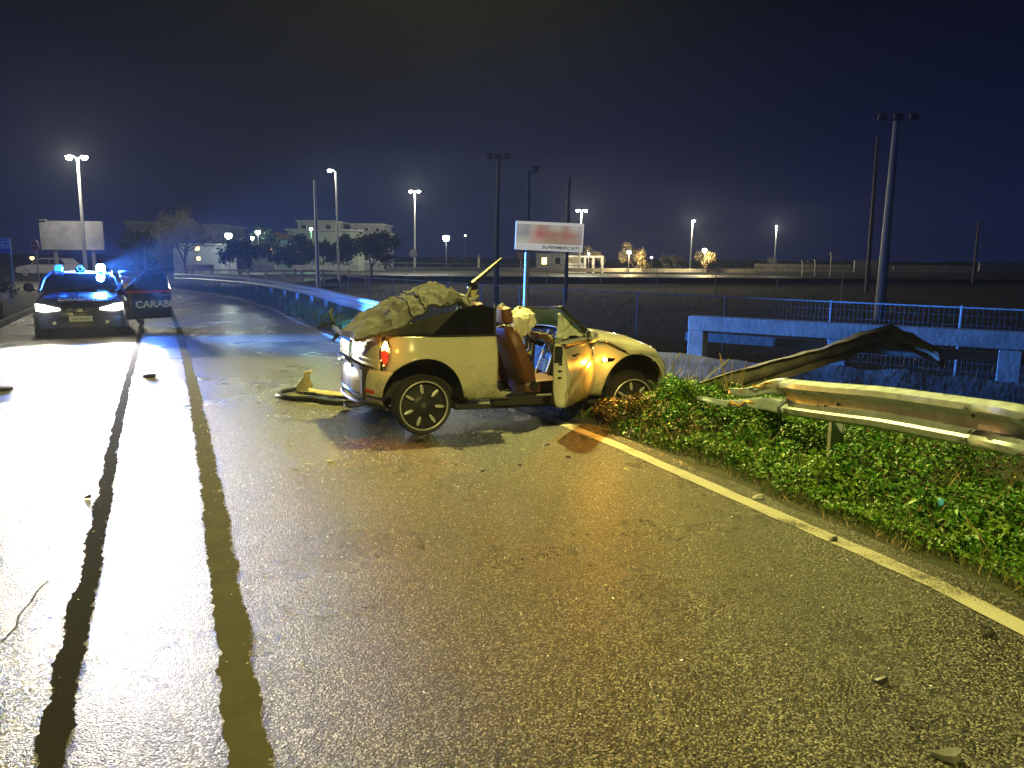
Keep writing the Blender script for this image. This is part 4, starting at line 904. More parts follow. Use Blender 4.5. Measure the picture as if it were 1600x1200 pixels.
# joints in the car frame; y + is out of the door
hip, ch1, nk = P(-1.95, .62, .58), P(-1.95, .74, .86), P(-1.93, .84, 1.06)
off_ = lambda p, dx=0, dy=0, dz=0: (p[0] + dx, p[1] + dy, p[2] + dz)
chains = [[(hip, .15), (off_(hip, 0, .05, .14), .145), (ch1, .16), (nk, .075)]]
for sg in (-1, 1):
    sh = off_(ch1, .20 * sg, .03, .10); elb = off_(ch1, .24 * sg, .22, -.14); wr = off_(ch1, .15 * sg, .42, -.12)
    chains.append([(ch1, .16), (sh, .065), (elb, .045), (wr, .032), (off_(wr, 0, .07, 0), .038)])
    kn = off_(hip, .12 * sg, .46, .03); an = off_(hip, .13 * sg, .50, -.42)
    chains.append([(hip, .15), (off_(hip, .11 * sg, .08, -.02), .095), (kn, .065), (an, .045), (off_(an, 0, .13, -.04), .04)])
off0 = skin_body('person', chains, UNI)
off0.location = L3(*pv); off0.rotation_euler = (0, 0, hd)
tag(off0, 'person in dark uniform and cap sitting in the open police car door', 'person')
hc = off_(nk, .02, .05, .15)
s = MB()
def headf(u, v):
    th = math.pi * v; ph = 2 * math.pi * u; d = Vector((math.sin(th) * math.cos(ph), math.sin(th) * math.sin(ph), math.cos(th)))
    r_ = Vector((.075, .095, .118)); p = Vector((d.x * r_.x, d.y * r_.y, d.z * r_.z))
    if d.z < -.2: p.x *= 1 - .35 * (-d.z - .2); p.y = p.y * (1 - .2 * (-d.z - .2)) + .012
    f_ = max(0, d.y); p.y += .030 * f_ * math.exp(-((d.x / .14) ** 2 + ((d.z + .12) / .16) ** 2))            # nose
    for e_ in (-.38, .38): p.y -= .012 * f_ * math.exp(-(((d.x - e_) / .14) ** 2 + ((d.z - .08) / .10) ** 2))   # eye sockets
    p.y -= .006 * f_ * math.exp(-((d.x / .3) ** 2 + ((d.z + .48) / .05) ** 2))                                # mouth
    return tuple(Vector(hc) + p)
s.grid(headf, 32, 24); hdm = s.build('head', SKIN, off0, smooth=True)
s = MB(); s.tube([off_(hc, 0, -.02, -.16), off_(hc, 0, -.005, -.07)], .05, 12); s.build('neck', SKIN, off0, smooth=True)
for sg in (-1, 1):
    s = MB(); s.lathe([(0, -.012), (.02, -.010), (.028, .0), (.02, .008), (0, .01)], 10, 'x', off_(hc, .076 * sg, -.005, 0)); s.build('ear', SKIN, hdm, smooth=True)
    s = MB(); s.lathe([(0, .008), (.008, .006), (.011, 0)], 8, 'y', off_(hc, .030 * sg, .082, .010)); s.build('eye', mat('eye', (.05, .04, .03), .2, var=(50, .2)), hdm)
s = MB(); s.lathe([(0, .14), (.085, .135), (.125, .11), (.120, .085), (.082, .06), (.082, .03)], 22, 'z', hc); s.grid(lambda u, v: off_(hc, math.sin(lerp(-1.1, 1.1, u)) * (.08 + .065 * v), math.cos(lerp(-1.1, 1.1, u)) * (.085 + .07 * v), .045 - .02 * v), 12, 3); s.build('cap', UNI, off0, smooth=True)
for sg in (-1, 1):
    wr = Vector(off_(ch1, .15 * sg, .42, -.12)); pal = wr + Vector((0, .08, 0)); hand = MB()
    hand.tube([wr, wr + Vector((0, .03, 0)), pal, pal + Vector((0, .02, -.005))], [.028, .036, .038, .028], 8)
    for k in range(4):
        b0 = pal + Vector((-.027 + .018 * k, .01, 0)); ln = (.065, .075, .07, .055)[k]
        hand.tube([b0, b0 + Vector((0, ln * .5, -.012)), b0 + Vector((0, ln * .8, -.04))], [.009, .0085, .007], 6)
    tb = wr + Vector((-.03 * sg, .035, 0)); hand.tube([tb, tb + Vector((-.03 * sg, .03, -.01)), tb + Vector((-.03 * sg, .055, -.02))], [.011, .010, .008], 6)
    hand.build('hand', SKIN, off0, smooth=True)

# ================================================================== ROADSIDE SIGN
SY = 16.0
c0, c1, c2, c3 = at(805, 344, SY), at(912, 349, SY), at(911, 395, SY), at(804, 389, SY)
sg0 = at(824, 392, SY); sgn = tag(empty('shop_sign', (sg0.x, SY, gz(sg0.x, SY))), 'pale supermarket sign on a single grey pole behind the wreck', 'sign')
bz = gz(sg0.x, SY)
cx_ = (c0.x + c1.x) / 2 - sg0.x; cz_ = (c0.z + c2.z) / 2 - bz; wS, hS = (c1.x - c0.x), (c0.z - c3.z)
rotS = Matrix.Rotation(R(2.2), 4, 'Y') @ Matrix.Rotation(R(-4), 4, 'Z')
Ms = Matrix.Translation((cx_, 0, cz_)) @ rotS
s = MB(); s.box((0, .08, 0), (wS, .12, hS)); o = s.build('sign_box', mat('added_glow_acrylic', (.70, .70, .68), .4, emit=(.9, .9, .85), strength=.26, var=(4, .1)), sgn, bevel=.012); o.matrix_basis = Ms  # faint emission added to brighten the sign beyond the lamp's cone
rows = [[(148, 150, 148), (132, 136, 130), (165, 158, 148), (150, 122, 108), (150, 122, 112), (160, 155, 142), (160, 155, 142), (143, 122, 106), (168, 165, 158), (160, 155, 155)],
        [(135, 135, 140), (128, 130, 125), (165, 140, 130), (160, 85, 85), (155, 110, 98), (145, 105, 85), (145, 115, 92), (150, 98, 88), (150, 108, 98), (148, 132, 128)],
        [(165, 170, 160), (165, 165, 150), (170, 145, 130), (168, 138, 122), (145, 128, 110), (142, 126, 105), (143, 126, 105), (148, 122, 108), (150, 125, 110), (148, 130, 122)]]
pm = bpy.data.materials.new('faded_print'); pm.use_nodes = True; at_ = pm.node_tree.nodes.new('ShaderNodeAttribute'); at_.attribute_name = 'print'
pm.node_tree.links.new(at_.outputs['Color'], pm.node_tree.nodes['Principled BSDF'].inputs['Base Color']); pb4 = pm.node_tree.nodes['Principled BSDF']; pb4.inputs['Roughness'].default_value = .5; pm.node_tree.links.new(at_.outputs['Color'], pb4.inputs['Emission Color']); pb4.inputs['Emission Strength'].default_value = .42   # glow added to the print too, where lamp light falls short
s = MB(); s.grid(lambda u, v: ((u - .5) * wS * .96, .0, hS * (.40 - .66 * v)), 39, 14); o = s.build('faded_print', pm, sgn); o.matrix_basis = Ms @ Matrix.Translation((0, .014, 0))
ca = o.data.color_attributes.new('print', 'FLOAT_COLOR', 'POINT')
for i, v in enumerate(o.data.vertices):
    u = i // 15 / 39; w = i % 15 / 14
    fu, fw_ = min(8.999, max(0, u * 10 - .5)), min(1.999, max(0, w * 3 - .5)); i0, j0 = int(fu), int(fw_); a_, b2 = fu - i0, fw_ - j0
    q = [lerp(lerp(rows[j0][i0][k], rows[j0][i0 + 1][k], a_), lerp(rows[j0 + 1][i0][k], rows[j0 + 1][i0 + 1][k], a_), b2) for k in range(3)]; ca.data[i].color = (*[(min(1, c_ * 1.10 / 255)) ** 2.2 for c_ in q], 1)
o = text_mesh('sign_lettering', 'SUPERMERCATI', .085, BLACKP, sgn, shear=.25, bold=.001, width=wS * .55)
o.matrix_basis = Ms @ Matrix.Translation((-wS * .10, .012, -hS * .425)) @ Matrix.Rotation(R(90), 4, 'X')
s = MB(); s.tube([(-.06, .12, -.3), (0, .12, cz_ - hS / 2)], .052, 12); s.build('pole', POLE, sgn, smooth=True)
s = MB(); s.tube([(.0, .10, cz_ - hS / 2 - .02), (.03, .10, cz_ + .1)], .04, 8); s.tube([(-.18, .1, cz_ - hS / 2 - .015), (.5, .1, cz_ - hS / 2 - .03)], .018, 6); s.build('bracket', POLED, sgn)

# ================================================================== STREET LAMPS
def lamp_post(px, ptop, pbase, dist, heads, label, lit=True, power=300, pole=POLE, color=(1, .93, .70), lean=0, group=None, r=.075):
    tp = at(px[0], ptop, dist); bs = at(px[1], pbase, dist); x = bs.x; z0 = gz(x, dist) - .1; H = tp.z - z0; dx = (tp.x - bs.x) * .35
    e0 = tag(empty('street_lamp', (x, dist, z0)), label, 'street lamp', group)
    s = MB(); s.tube([(0, 0, 0), (dx * .5, 0, H * .5), (dx, 0, H)], [r * 1.4, r * 1.1, r * .8], 10); s.build('pole', pole, e0, smooth=True)
    for sg in heads:
        s = MB(); s.tube([(dx, 0, H - .05), (dx + .18 * sg, 0, H + .10), (dx + .32 * sg, -.05, H + .12)], .04, 6); s.build('arm', pole, e0, smooth=True)
        s = MB(); s.lathe([(0, .10), (.10, .09), (.19, .03), (.20, 0), (.14, -.012), (0, -.012)], 14, 'z'); hd_ = s.build('lamp_head', POLED, e0, smooth=True); hd_.location = (dx + .42 * sg, -.08, H + .12); hd_.scale = (.95, .9, .8)
        s = MB(); s.lathe([(0, -.26), (.12, -.22), (.18, -.10), (.185, .0)], 14, 'z'); q = s.build('lamp_glass', LAMPW if lit else POLED, hd_, smooth=True)
    if lit:
        l = light('street_lamp_light', 'POINT', (dx + .42 * sum(heads) / len(heads), -.55, H - .05), power, color, e0, .15)
    return e0
GL = 'street lamps along the far roads'
lamp_post((125, 133), 248, 412, 43, (-1, 1), 'tall twin headed street lamp rising in front of the blank billboard', power=2000, r=.08)
lamp_post((524, 529), 268, 425, 60, (-1,), 'single arm street lamp in front of the flat roofed building', power=320)
lamp_post((651, 648), 300, 416, 82, (-1, 1), 'twin headed street lamp on the pale far bank beside a round sign', power=2400)
lamp_post((912, 905), 330, 412, 84, (-1, 1), 'twin headed street lamp rising past the edge of the shop sign', power=2200)
lamp_post((1084, 1078), 346, 414, 112, (.3,), 'single street lamp between the small trees lit from below', power=2600, r=.1)
lamp_post((1213, 1210), 354, 407, 150, (-.1,), 'thin far street lamp by a white box on the bank', power=2600, r=.12)
lamp_post((831, 822), 268, 470, 30, (.5,), 'unlit bent arm lamp column standing behind the shop sign', lit=False, pole=POLED, r=.07)
def mast(px, ptop, pbase, dist, label, head=True, r=.10, m=POLED, wide=1.3):
    tp = at(px[0], ptop, dist); bs = at(px[1], pbase, dist); z0 = gz(bs.x, dist) - .1; H = tp.z - z0; dx = (tp.x - bs.x) * .5
    e0 = tag(empty('floodlight_mast', (bs.x, dist, z0)), label, 'mast')
    s = MB(); s.tube([(0, 0, 0), (dx * .5, 0, H * .5), (dx, 0, H)], [r * 1.5, r * 1.1, r * .8], 10); s.build('pole', m, e0, smooth=True)
    if head:
        s = MB(); s.tube([(dx - wide / 2, 0, H), (dx + wide / 2, 0, H)], .04, 6); s.build('cross_arm', m, e0)
        for k in (-.5, 0, .5):
            s = MB(); s.box((dx + k * wide * .9, -.12, H + .12), (.36, .14, .30), Matrix.Rotation(R(20), 4, 'X')); s.build('floodlight', POLED, e0, bevel=.02)
    return e0
mast((1401, 1376), 188, 470, 34, 'thick tall floodlight mast behind the concrete parapet', r=.16, m=POLE, wide=1.5)
mast((1368, 1357), 215, 425, 62, 'thin floodlight mast just left of the thick one', head=False, r=.13)
mast((782, 775), 248, 440, 42, 'dark floodlight mast with a row of lamps standing behind the bent roof bow', r=.12, wide=1.0)
mast((892, 884), 275, 440, 48, 'bare dark mast rising from behind the shop sign', head=False, r=.10)
mast((491, 497), 281, 440, 44, 'bare dark mast in front of the flat roofed building', head=False, r=.085, m=POLE)
mast((1529, 1522), 345, 425, 70, 'short dark mast near the bright strip of wall', head=False, r=.10)

# assumed unseen overhead lamps on added span wires and poles: they light the wreck (above and behind the frame)
def assumed_lamp(y, xl, xr, x, h, power, label, col_=(1, .88, .24), aim=(0, 0, -1), cone=150):
    e0 = tag(empty('assumed_lamp', (x, y, h)), label, 'street lamp', 'assumed unseen lamps on added wires')
    s = MB(); s.tube([(xl - x, 0, .55), (0, 0, .12), (xr - x, 0, .55)], .012, 5); s.build('added_span_wire', BLACKP, e0)
    for q in (xl, xr):
        s = MB(); s.tube([(q - x, 0, -h - .8), (q - x, 0, .7)], [.11, .07], 10); s.build('pole', POLE, e0, smooth=True)  # wire and poles added to carry the assumed lamp
    s = MB(); s.lathe([(0, .14), (.12, .12), (.24, .03), (.25, 0), (.22, -.01)], 18, 'z'); s.build('lamp_head', POLED, e0, smooth=True)
    s = MB(); s.lathe([(0, -.06), (.14, -.045), (.21, -.005)], 16, 'z'); s.build('lamp_glass', LAMPW, e0, smooth=True)
    l = light('assumed_lamp_light', 'SPOT', (0, 0, -.12), power, col_, e0, .16, spot_size=R(cone), spot_blend=.45)
    l.rotation_euler = (-Vector(aim)).to_track_quat('Z', 'Y').to_euler()
    return e0
assumed_lamp(12.0, -14, 15, -.9, 9.2, 7000, 'assumed unseen lamp on added wires above the wreck', aim=(-.10, -.50, -1), cone=74)  # lamp assumed from the wreck's shadow, its wire and poles added
assumed_lamp(-7.5, -9, 13, 1.9, 9.0, 6300, 'assumed unseen lamp on added wires behind the viewpoint', aim=(-.40, 1.28, -.98), cone=47)  # assumed source for the lit near side; cone narrowed off the parapet

# ================================================================== LEFT BACKGROUND
# blank billboard
D = 46; a, c = at(61, 345, D), at(164, 391, D); bb = tag(empty('billboard', ((a.x + c.x) / 2, D, gz(a.x, D))), 'big blank grey billboard on two posts behind the police car', 'billboard')
ox, oy, oz = bb.location; w_, h_ = c.x - a.x, a.z - c.z
BBM = mat('torn_billboard_paper', (.15, .15, .165), .8, var=(1.3, .35), bump=(8, .4, .02))
for k in range(3):
    s = MB(); s.box(((k - 1) * w_ / 3, 0, (a.z + c.z) / 2 - oz), (w_ / 3 - .012, .10, h_)); s.build('panel', BBM, bb, bevel=.01)
s = MB(); s.box((-w_ * .43, -.06, a.z - oz + .05), (w_ * .10, .2, .08)); s.build('top_lamp', POLED, bb)
for k in (-.3, .3):
    s = MB(); s.box((k * w_, .12, (c.z - oz) / 2 + .5), (.16, .14, c.z - oz + 1.2)); s.build('post', POLED, bb)
# stop sign
D = 40; a = at(55, 384, D); ss = tag(empty('stop_sign', (a.x, D, gz(a.x, D))), 'small red octagonal stop sign on a post beside the billboard', 'sign')
z_ = a.z - gz(a.x, D); RED = mat('sign_red', (.50, .04, .04), .4, var=(8, .1))
s = MB(); s.prism([(.33 * math.cos(R(22.5 + 45 * k)) * .62, .33 * math.sin(R(22.5 + 45 * k))) for k in range(8)], lambda u, v, w: (u, -w * .02, z_ + v), 1); s.build('border', WHITEP, ss)
s = MB(); s.prism([(.29 * math.cos(R(22.5 + 45 * k)) * .62, .29 * math.sin(R(22.5 + 45 * k))) for k in range(8)], lambda u, v, w: (u, -.022 - w * .012, z_ + v), 1); s.build('face', RED, ss)
o = text_mesh('sign_lettering', 'STOP', .2, WHITEP, ss, bold=.004, width=.29); o.matrix_basis = Matrix.Translation((-.145, -.042, z_ - .07)) @ Matrix.Rotation(R(90), 4, 'X')
s = MB(); s.tube([(0, .03, -.1), (0, .03, z_ + .3)], .035, 8); s.build('post', POLE, ss)
# direction board cut by the frame edge
D = 30; a, c = at(-45, 371, D), at(18, 395, D); db = tag(empty('direction_board', ((a.x + c.x) / 2, D, gz(a.x, D))), 'white and blue road board on posts at the far left verge', 'sign'); oz = db.location.z; w_ = c.x - a.x
s = MB(); s.box((0, 0, (a.z + c.z) / 2 - oz), (w_, .05, a.z - c.z)); s.build('panel', WHITEP, db, bevel=.006)
BL = mat('sign_blue', (.05, .20, .52), .4, var=(5, .1))
s = MB(); s.box((0, -.03, c.z - oz + .08), (w_ * .98, .02, .14)); s.build('blue_band', BL, db)
for k in range(2):
    for q in range(7):
        s = MB(); s.box((-w_ * .4 + q * w_ * .13, -.03, a.z - oz - .10 - .12 * k), (w_ * (.05 + .04 * ((q * 7 + k) % 3)), .02, .04)); s.build('print_bar', BL, db)
for k in (-.45, .45):
    s = MB(); s.tube([(k * w_, .05, -.2), (k * w_, .05, a.z - oz)], .04, 8); s.build('post', POLE, db)
# round sign on a pole near the bend, small road signs
def round_sign(px, py, D, r, label, m, h=None):
    a = at(px, py, D); z0 = gz(a.x, D); e0 = tag(empty('round_sign', (a.x, D, z0)), label, 'sign'); z_ = a.z - z0
    s = MB(); s.lathe([(0, -.02), (r, -.02), (r, .01), (0, .01)], 20, 'y', (0, 0, z_)); s.build('disc', m, e0)
    s = MB(); s.lathe([(r * .95, -.024), (r * 1.03, -.024), (r * 1.03, 0)], 20, 'y', (0, 0, z_)); s.build('rim', RED, e0)
    s = MB(); s.tube([(0, .03, -.1), (0, .03, z_ + r * .6)], .03, 8); s.build('post', POLE, e0)
GREYS = mat('sign_grey', (.25, .25, .27), .5, var=(5, .1))
round_sign(224, 377, 40, .26, 'dull round sign seen from behind between police car and bare tree', GREYS)
round_sign(646, 396, 78, .42, 'small pale round sign beside the twin headed lamp', WHITEP)
round_sign(814, 398, 78, .5, 'pinkish round sign just left of the shop sign pole', mat('pink_sign', (.55, .36, .36), .5, var=(5, .1)))
# parked white car far behind the police car (side view)
D = 58; a = at(35, 419, D); a2 = at(120, 419, D); Lc = a2.x - a.x
pk = tag(empty('parked_car', ((a.x + a2.x) / 2, D, gz(a.x, D))), 'white hatchback parked sideways under the billboard', 'car'); k_ = Lc / 4.3
def prof_car(poly, name, m, y0, y1, par=pk, bev=.03):
    s = MB(); s.prism([(u * k_, v * k_) for u, v in poly], lambda u, v, w: (u, lerp(y0, y1, w), v), 1); return s.build(name, m, par, bevel=bev)
prof_car([(-2.15, .35), (-2.12, .62), (-1.9, .80), (-1.05, .95), (2.05, 1.0), (2.15, .8), (2.15, .35), (1.75, .28), (-1.8, .28)], 'body', WHITEP, -.88, .88)
prof_car([(-1.05, .96), (-.25, 1.46), (1.5, 1.46), (2.0, .99)], 'cabin', WHITEP, -.74, .74)
prof_car([(-.85, .99), (-.2, 1.38), (.45, 1.38), (.45, .99)], 'front_window', GLASSD, -.80, -.70, bev=0); prof_car([(.52, .99), (.52, 1.38), (1.4, 1.38), (1.75, .99)], 'rear_window', GLASSD, -.80, -.70, bev=0)
for x in (-1.35, 1.35):
    for sg in (-1, 1): wheel(pk, (x * k_, .80 * sg, .30), -sg, 0, 5, 1.09, dark=False, small=True)
s = MB(); s.box((-2.12 * k_, -.55, .68 * k_), (.1, .4, .14)); s.build('headlamp', MATS['headlight_glass'].copy() if False else SILVER, pk, bevel=.02)
# low hedge at the left edge
def leaf_quads(pts, size, rngl, flat=.5, fold=True):
    n = len(pts); pts = np.asarray(pts, float)
    nrm = rngl.normal(size=(n, 3)); nrm[:, 2] = np.abs(nrm[:, 2]) + flat; nrm /= np.linalg.norm(nrm, axis=1)[:, None]
    t = rngl.normal(size=(n, 3)); t -= (t * nrm).sum(1)[:, None] * nrm; t /= np.linalg.norm(t, axis=1)[:, None]; b_ = np.cross(nrm, t)
    sz = (size * rngl.uniform(.55, 1.45, n))[:, None] if np.isscalar(size) else (size * rngl.uniform(.6, 1.4, n))[:, None]
    v = np.empty((n, 4, 3)); v[:, 0] = pts - t * sz; v[:, 1] = pts + b_ * sz * .55 + nrm * sz * .18; v[:, 2] = pts + t * sz - nrm * sz * .15; v[:, 3] = pts - b_ * sz * .55 + nrm * sz * .18
    V = v.reshape(-1, 3); i = np.arange(n)[:, None] * 4
    F = np.concatenate([i + np.array([0, 1, 2]), i + np.array([0, 2, 3])], 1).reshape(-1, 3)
    return V, F
def np_mesh(name, parts, parent=None, mats=None):
    """parts: list of (V, F, material index)"""
    Vs, Fs, Ms, o = [], [], [], 0
    for V, F, mi in parts: Vs.append(V); Fs.append(F + o); Ms.append(np.full(len(F), mi, dtype=np.int32)); o += len(V)
    V = np.concatenate(Vs).astype(np.float32); F = np.concatenate(Fs).astype(np.int32); M = np.concatenate(Ms)
    me = bpy.data.meshes.new(name); me.vertices.add(len(V)); me.vertices.foreach_set('co', V.ravel()); me.loops.add(F.size); me.loops.foreach_set('vertex_index', F.ravel())
    me.polygons.add(len(F)); me.polygons.foreach_set('loop_start', np.arange(0, F.size, F.shape[1], dtype=np.int32)); me.polygons.foreach_set('loop_total', np.full(len(F), F.shape[1], dtype=np.int32))
    me.update(calc_edges=True); me.validate()
    for m in (mats or []): me.materials.append(m)
    me.polygons.foreach_set('material_index', M)
    o_ = bpy.data.objects.new(name, me); col.objects.link(o_)
    if parent: o_.parent = parent
    return o_
def bush(name, label, cat, loc, dims, n, size, mats, seed, group=None, lumps=9, stem=True):
    rg = np.random.default_rng(seed); e0 = tag(empty(name, loc), label, cat, group)
    cs = np.c_[rg.uniform(-.75, .75, lumps) * dims[0], rg.uniform(-.75, .75, lumps) * dims[1], rg.uniform(.25, .75, lumps) * dims[2]]
    k = rg.integers(0, lumps, n); d = rg.normal(size=(n, 3)); d /= np.linalg.norm(d, axis=1)[:, None]; rr = rg.uniform(.55, 1, n)[:, None]
    pts = cs[k] + d * rr * np.array([dims[0] * .42, dims[1] * .42, dims[2] * .40]); pts[:, 2] = np.maximum(pts[:, 2], .02)
    mi = rg.integers(0, len(mats), lumps)[k]; parts = []
    for q in range(len(mats)):
        if (mi == q).any(): V, F = leaf_quads(pts[mi == q], size, rg); parts.append((V, F, q))
    np_mesh('foliage', parts, e0, mats)
    if stem:
        s = MB()
        for c_ in cs: s.tube([(c_[0] * .2, c_[1] * .2, -.1), tuple(c_ * [.6, .6, .5]), tuple(c_)], [.03 * dims[2], .02 * dims[2], .006], 5)
        s.build('stems', BARK, e0)
    return e0
for i, (x0, y0, l_) in enumerate(((-14.9, 19.6, 1.1), (-17.0, 23.0, 1.4), (-19.6, 27.2, 1.5))):
    bush('hedge', ['clipped dark hedge nearest the road at the left verge', 'clipped dark hedge, middle one of the left verge row', 'clipped dark hedge farthest along the left verge row'][i], 'hedge', (x0, y0, gz(x0, y0)), (1.1, l_, 1.0), 5000, .07, [DARKLEAF, LEAF], 30 + i, 'hedges on the left verge', 14)
wl_ = MB(); wl_.grid(lambda u, v: (lerp(-12.9, -20.6, u) + .04 * fr(u * 20, v * 3, 1), lerp(18.6, 31, u), -.2 + (.62 + .05 * fr(u * 14, 3, 3)) * v), 40, 5)
tag(wl_.build('stone_wall', mat('mossy_stone', (.16, .155, .14), .95, var=(3, .5), bump=(7, 1.0, .05)), smooth=True, solid=.3), 'low mossy stone wall along the left verge', 'wall')

# ---- trees
def tree(px, pbase, D, height, width, label, mats, seed, n=2600, lsize=.16, bare=False, group=None, trunk=.3, name='tree', base_z=None):
    rg = random.Random(seed); a = at(px, pbase, D); z0 = gz(a.x, D) if base_z is None else base_z
    e0 = tag(empty(name, (a.x, D, z0 - .05)), label, 'tree', group); s = MB(); tips = []
    th = height * trunk
    def grow(p, d, ln, r_, lev):
        q = p + d * ln + Vector((rg.uniform(-.06, .06), rg.uniform(-.06, .06), 0)) * ln; mid = p.lerp(q, .5) + Vector((rg.uniform(-1, 1), rg.uniform(-1, 1), 0)) * ln * .06
        s.tube([p, mid, q], [r_, r_ * .8, r_ * .6], 5 if lev else 7, cap=False)
        if lev >= (4 if bare else 3): tips.append(q); tips.append(mid); return
        for _ in range(rg.choice((3, 4)) if lev < 2 else 3):
            v = Vector((rg.gauss(0, 1), rg.gauss(0, 1), rg.gauss(.45, .55))).normalized(); v.x *= 1.15
            grow(q if rg.random() < .7 else mid.lerp(q, .5), (d * .55 + v * .85).normalized(), ln * rg.uniform(.62, .82), r_ * .55, lev + 1)
    grow(Vector((0, 0, 0)), Vector((rg.uniform(-.05, .05), 0, 1)).normalized(), th, height * .025, 0)
    sc_z = height / max(.1, max(t_.z for t_ in tips)); sc_x = width / 2 / max(.1, max(abs(t_.x) for t_ in tips))
    s.v = [(x * lerp(1, sc_x, min(1, z / th)), y * lerp(1, sc_x, min(1, z / th)), z if z < th else th + (z - th) * ((height - th) / max(.1, (height / sc_z - th)))) for x, y, z in s.v]
    s.build('trunk', BARK, e0)
    T = np.array([(x * sc_x, y * sc_x, th + (z - th) * ((height - th) / max(.1, (height / sc_z - th)))) for x, y, z in tips]); rg2 = np.random.default_rng(seed)
    pts = T[rg2.integers(0, len(T), n)] + rg2.normal(size=(n, 3)) * width * .055
    k = rg2.integers(0, len(mats), n); parts = []
    for q in range(len(mats)):
        V, F = leaf_quads(pts[k == q], lsize, rg2, .1); parts.append((V, F, q))
    np_mesh('crown', parts, e0, mats); return e0
TL2 = leafmat('grey_twig_leaf', (.30, .29, .26), .4, .85)
tree(287, 419, 55, 5.3, 4.6, 'large rounded grey leafless-looking tree left of the flat roofed building', [TL2], 5, 13000, .06, True)
tree(995, 414, 84, 3.3, 3.2, 'round tree glowing yellow from a lamp beneath it', [TREELEAF], 11, 3000, .11)
tree(1049, 413, 96, 2.2, 2.6, 'smaller dim tree between the two glowing yellow trees', [TREELEAF, TL2], 12, 2000, .11)
tree(1105, 414, 84, 2.5, 2.6, 'low rounded tree bright around its own lamp post', [TREELEAF], 13, 2600, .10)
tree(926, 402, 92, 2.2, 2.6, 'clipped domed tree above the white portal', [TREELEAF], 14, 2200, .11, base_z=.8)
for i, (px, pb2, h_, w_, D) in enumerate(((462, 425, 3.4, 4.6, 70), (545, 425, 3.6, 3.6, 72), (582, 425, 3.9, 4.6, 68), (505, 425, 3.0, 3.0, 74), (376, 424, 3.0, 4.0, 66), (216, 424, 3.4, 3.4, 62), (425, 420, 4.6, 2.6, 78), (330, 424, 3.2, 4.0, 80))):
    tree(px, pb2, D, h_, w_, ['dense dark tree left of the flat roofed building front', 'dense dark tree under the right wing of the flat roofed building', 'widest dense dark tree hiding the small house', 'small dark tree under the flat roofed building', 'dark tree between the bare tree and the orange window', 'dark tree between billboard and bare tree', 'slim tall tree behind the orange lit window', 'dark spreading tree behind the bare round tree'][i], [DARKLEAF], 40 + i, 3200, .16, group='dark trees beyond the bend')
for i, (px, D, w_) in enumerate(((1262, 150, 5), (1330, 150, 7), (1420, 120, 6), (1500, 130, 7), (1165, 170, 8), (700, 130, 5), (745, 140, 6))):
    a = at(px, 408, D); bush('far_bush', ['low dark bush beside the far white box', 'low dark bush left of the white wall panel', 'low dark bush behind the thick mast', 'low dark bush near the bright strip of wall', 'low dark bush right of the yellow tree by its lamp', 'low dark bush right of the twin headed lamp', 'low dark bush by the pale far bank'][i], 'bush', (a.x, D, 0), (w_ * .5, 1.4, 1.5), 900, .25, [DARKLEAF], 70 + i, 'bushes along the far road', 7)

# ---- buildings
def windows(e0, w, h, nx_, nz, y, z0=0, x0=0, lit=()):
    for i in range(nx_):
        for j in range(nz):
            x = x0 + (i + .5 - nx_ / 2) * w / nx_; z = z0 + (j + .5) * h / nz
            s = MB(); s.box((x, y - .02, z), (w / nx_ * .42, .10, h / nz * .55)); wd = s.build('window', WHITEP, e0)
            s = MB(); s.box((x, y - .06, z), (w / nx_ * .36, .06, h / nz * .48)); s.build('pane', WARMW if (i, j) in lit else GLASSD, wd)
def block(px0, px1, pt, pb2, D, label, m, depth=9, tiers=(), nwin=(5, 1), lit=(), name='building', base=None):
    a, c = at(px0, pt, D), at(px1, pb2, D); z0 = gz(0, 80) if base is None else base; w_ = c.x - a.x; h_ = a.z - z0
    e0 = tag(empty(name, ((a.x + c.x) / 2, D, z0)), label, 'building'); s = MB(); s.box((0, depth / 2, h_ / 2), (w_, depth, h_)); s.build('wall', m, e0)
    s = MB(); s.box((0, depth / 2, h_ + .08), (w_ + .5, depth + .5, .25)); s.build('roof_slab', CONC, e0)
    windows(e0, w_ * .94, h_ * .92, nwin[0], nwin[1], 0, .1, 0, lit)
    for (q0, q1, qt) in tiers:
        b0, b1 = at(q0, qt, D + 2), at(q1, qt, D + 2); s = MB(); s.box(((b0.x + b1.x) / 2 - e0.location.x, 2 + depth / 2, (h_ + b0.z - z0) / 2), (b1.x - b0.x, depth - 1, b0.z - z0 - h_)); s.build('upper_storey', m, e0)
        s = MB(); s.box(((b0.x + b1.x) / 2 - e0.location.x, 2 + depth / 2, b0.z - z0 + .08), (b1.x - b0.x + .4, depth - .6, .2)); s.build('roof_slab', CONC, e0)
        windows(e0, b1.x - b0.x, (b0.z - z0 - h_) * .9, 3, 1, 2.5, h_, (b0.x + b1.x) / 2 - e0.location.x)
    return e0
PLG = mat('greenish_plaster', (.36, .42, .34), .9, var=(1.2, .15), bump=(10, .3, .02)); PLB = mat('grey_plaster', (.30, .30, .32), .9, var=(1.2, .2), bump=(10, .3, .02)); PLW = mat('white_plaster', (.58, .58, .54), .85, var=(1.2, .2), bump=(10, .3, .02))
block(449, 560, 360, 420, 92, 'wide flat roofed building with a greenish front behind dark trees', PLG, 9, ((463, 522, 346),), (6, 1))
block(545, 600, 364, 420, 96, 'grey flat roofed house behind the widest dark tree', PLB, 8, ((546, 597, 351),), (3, 1))
block(318, 352, 353, 420, 98, 'pale gabled block lit by a wall lamp right of the bare tree', PLB, 8, (), (2, 2))
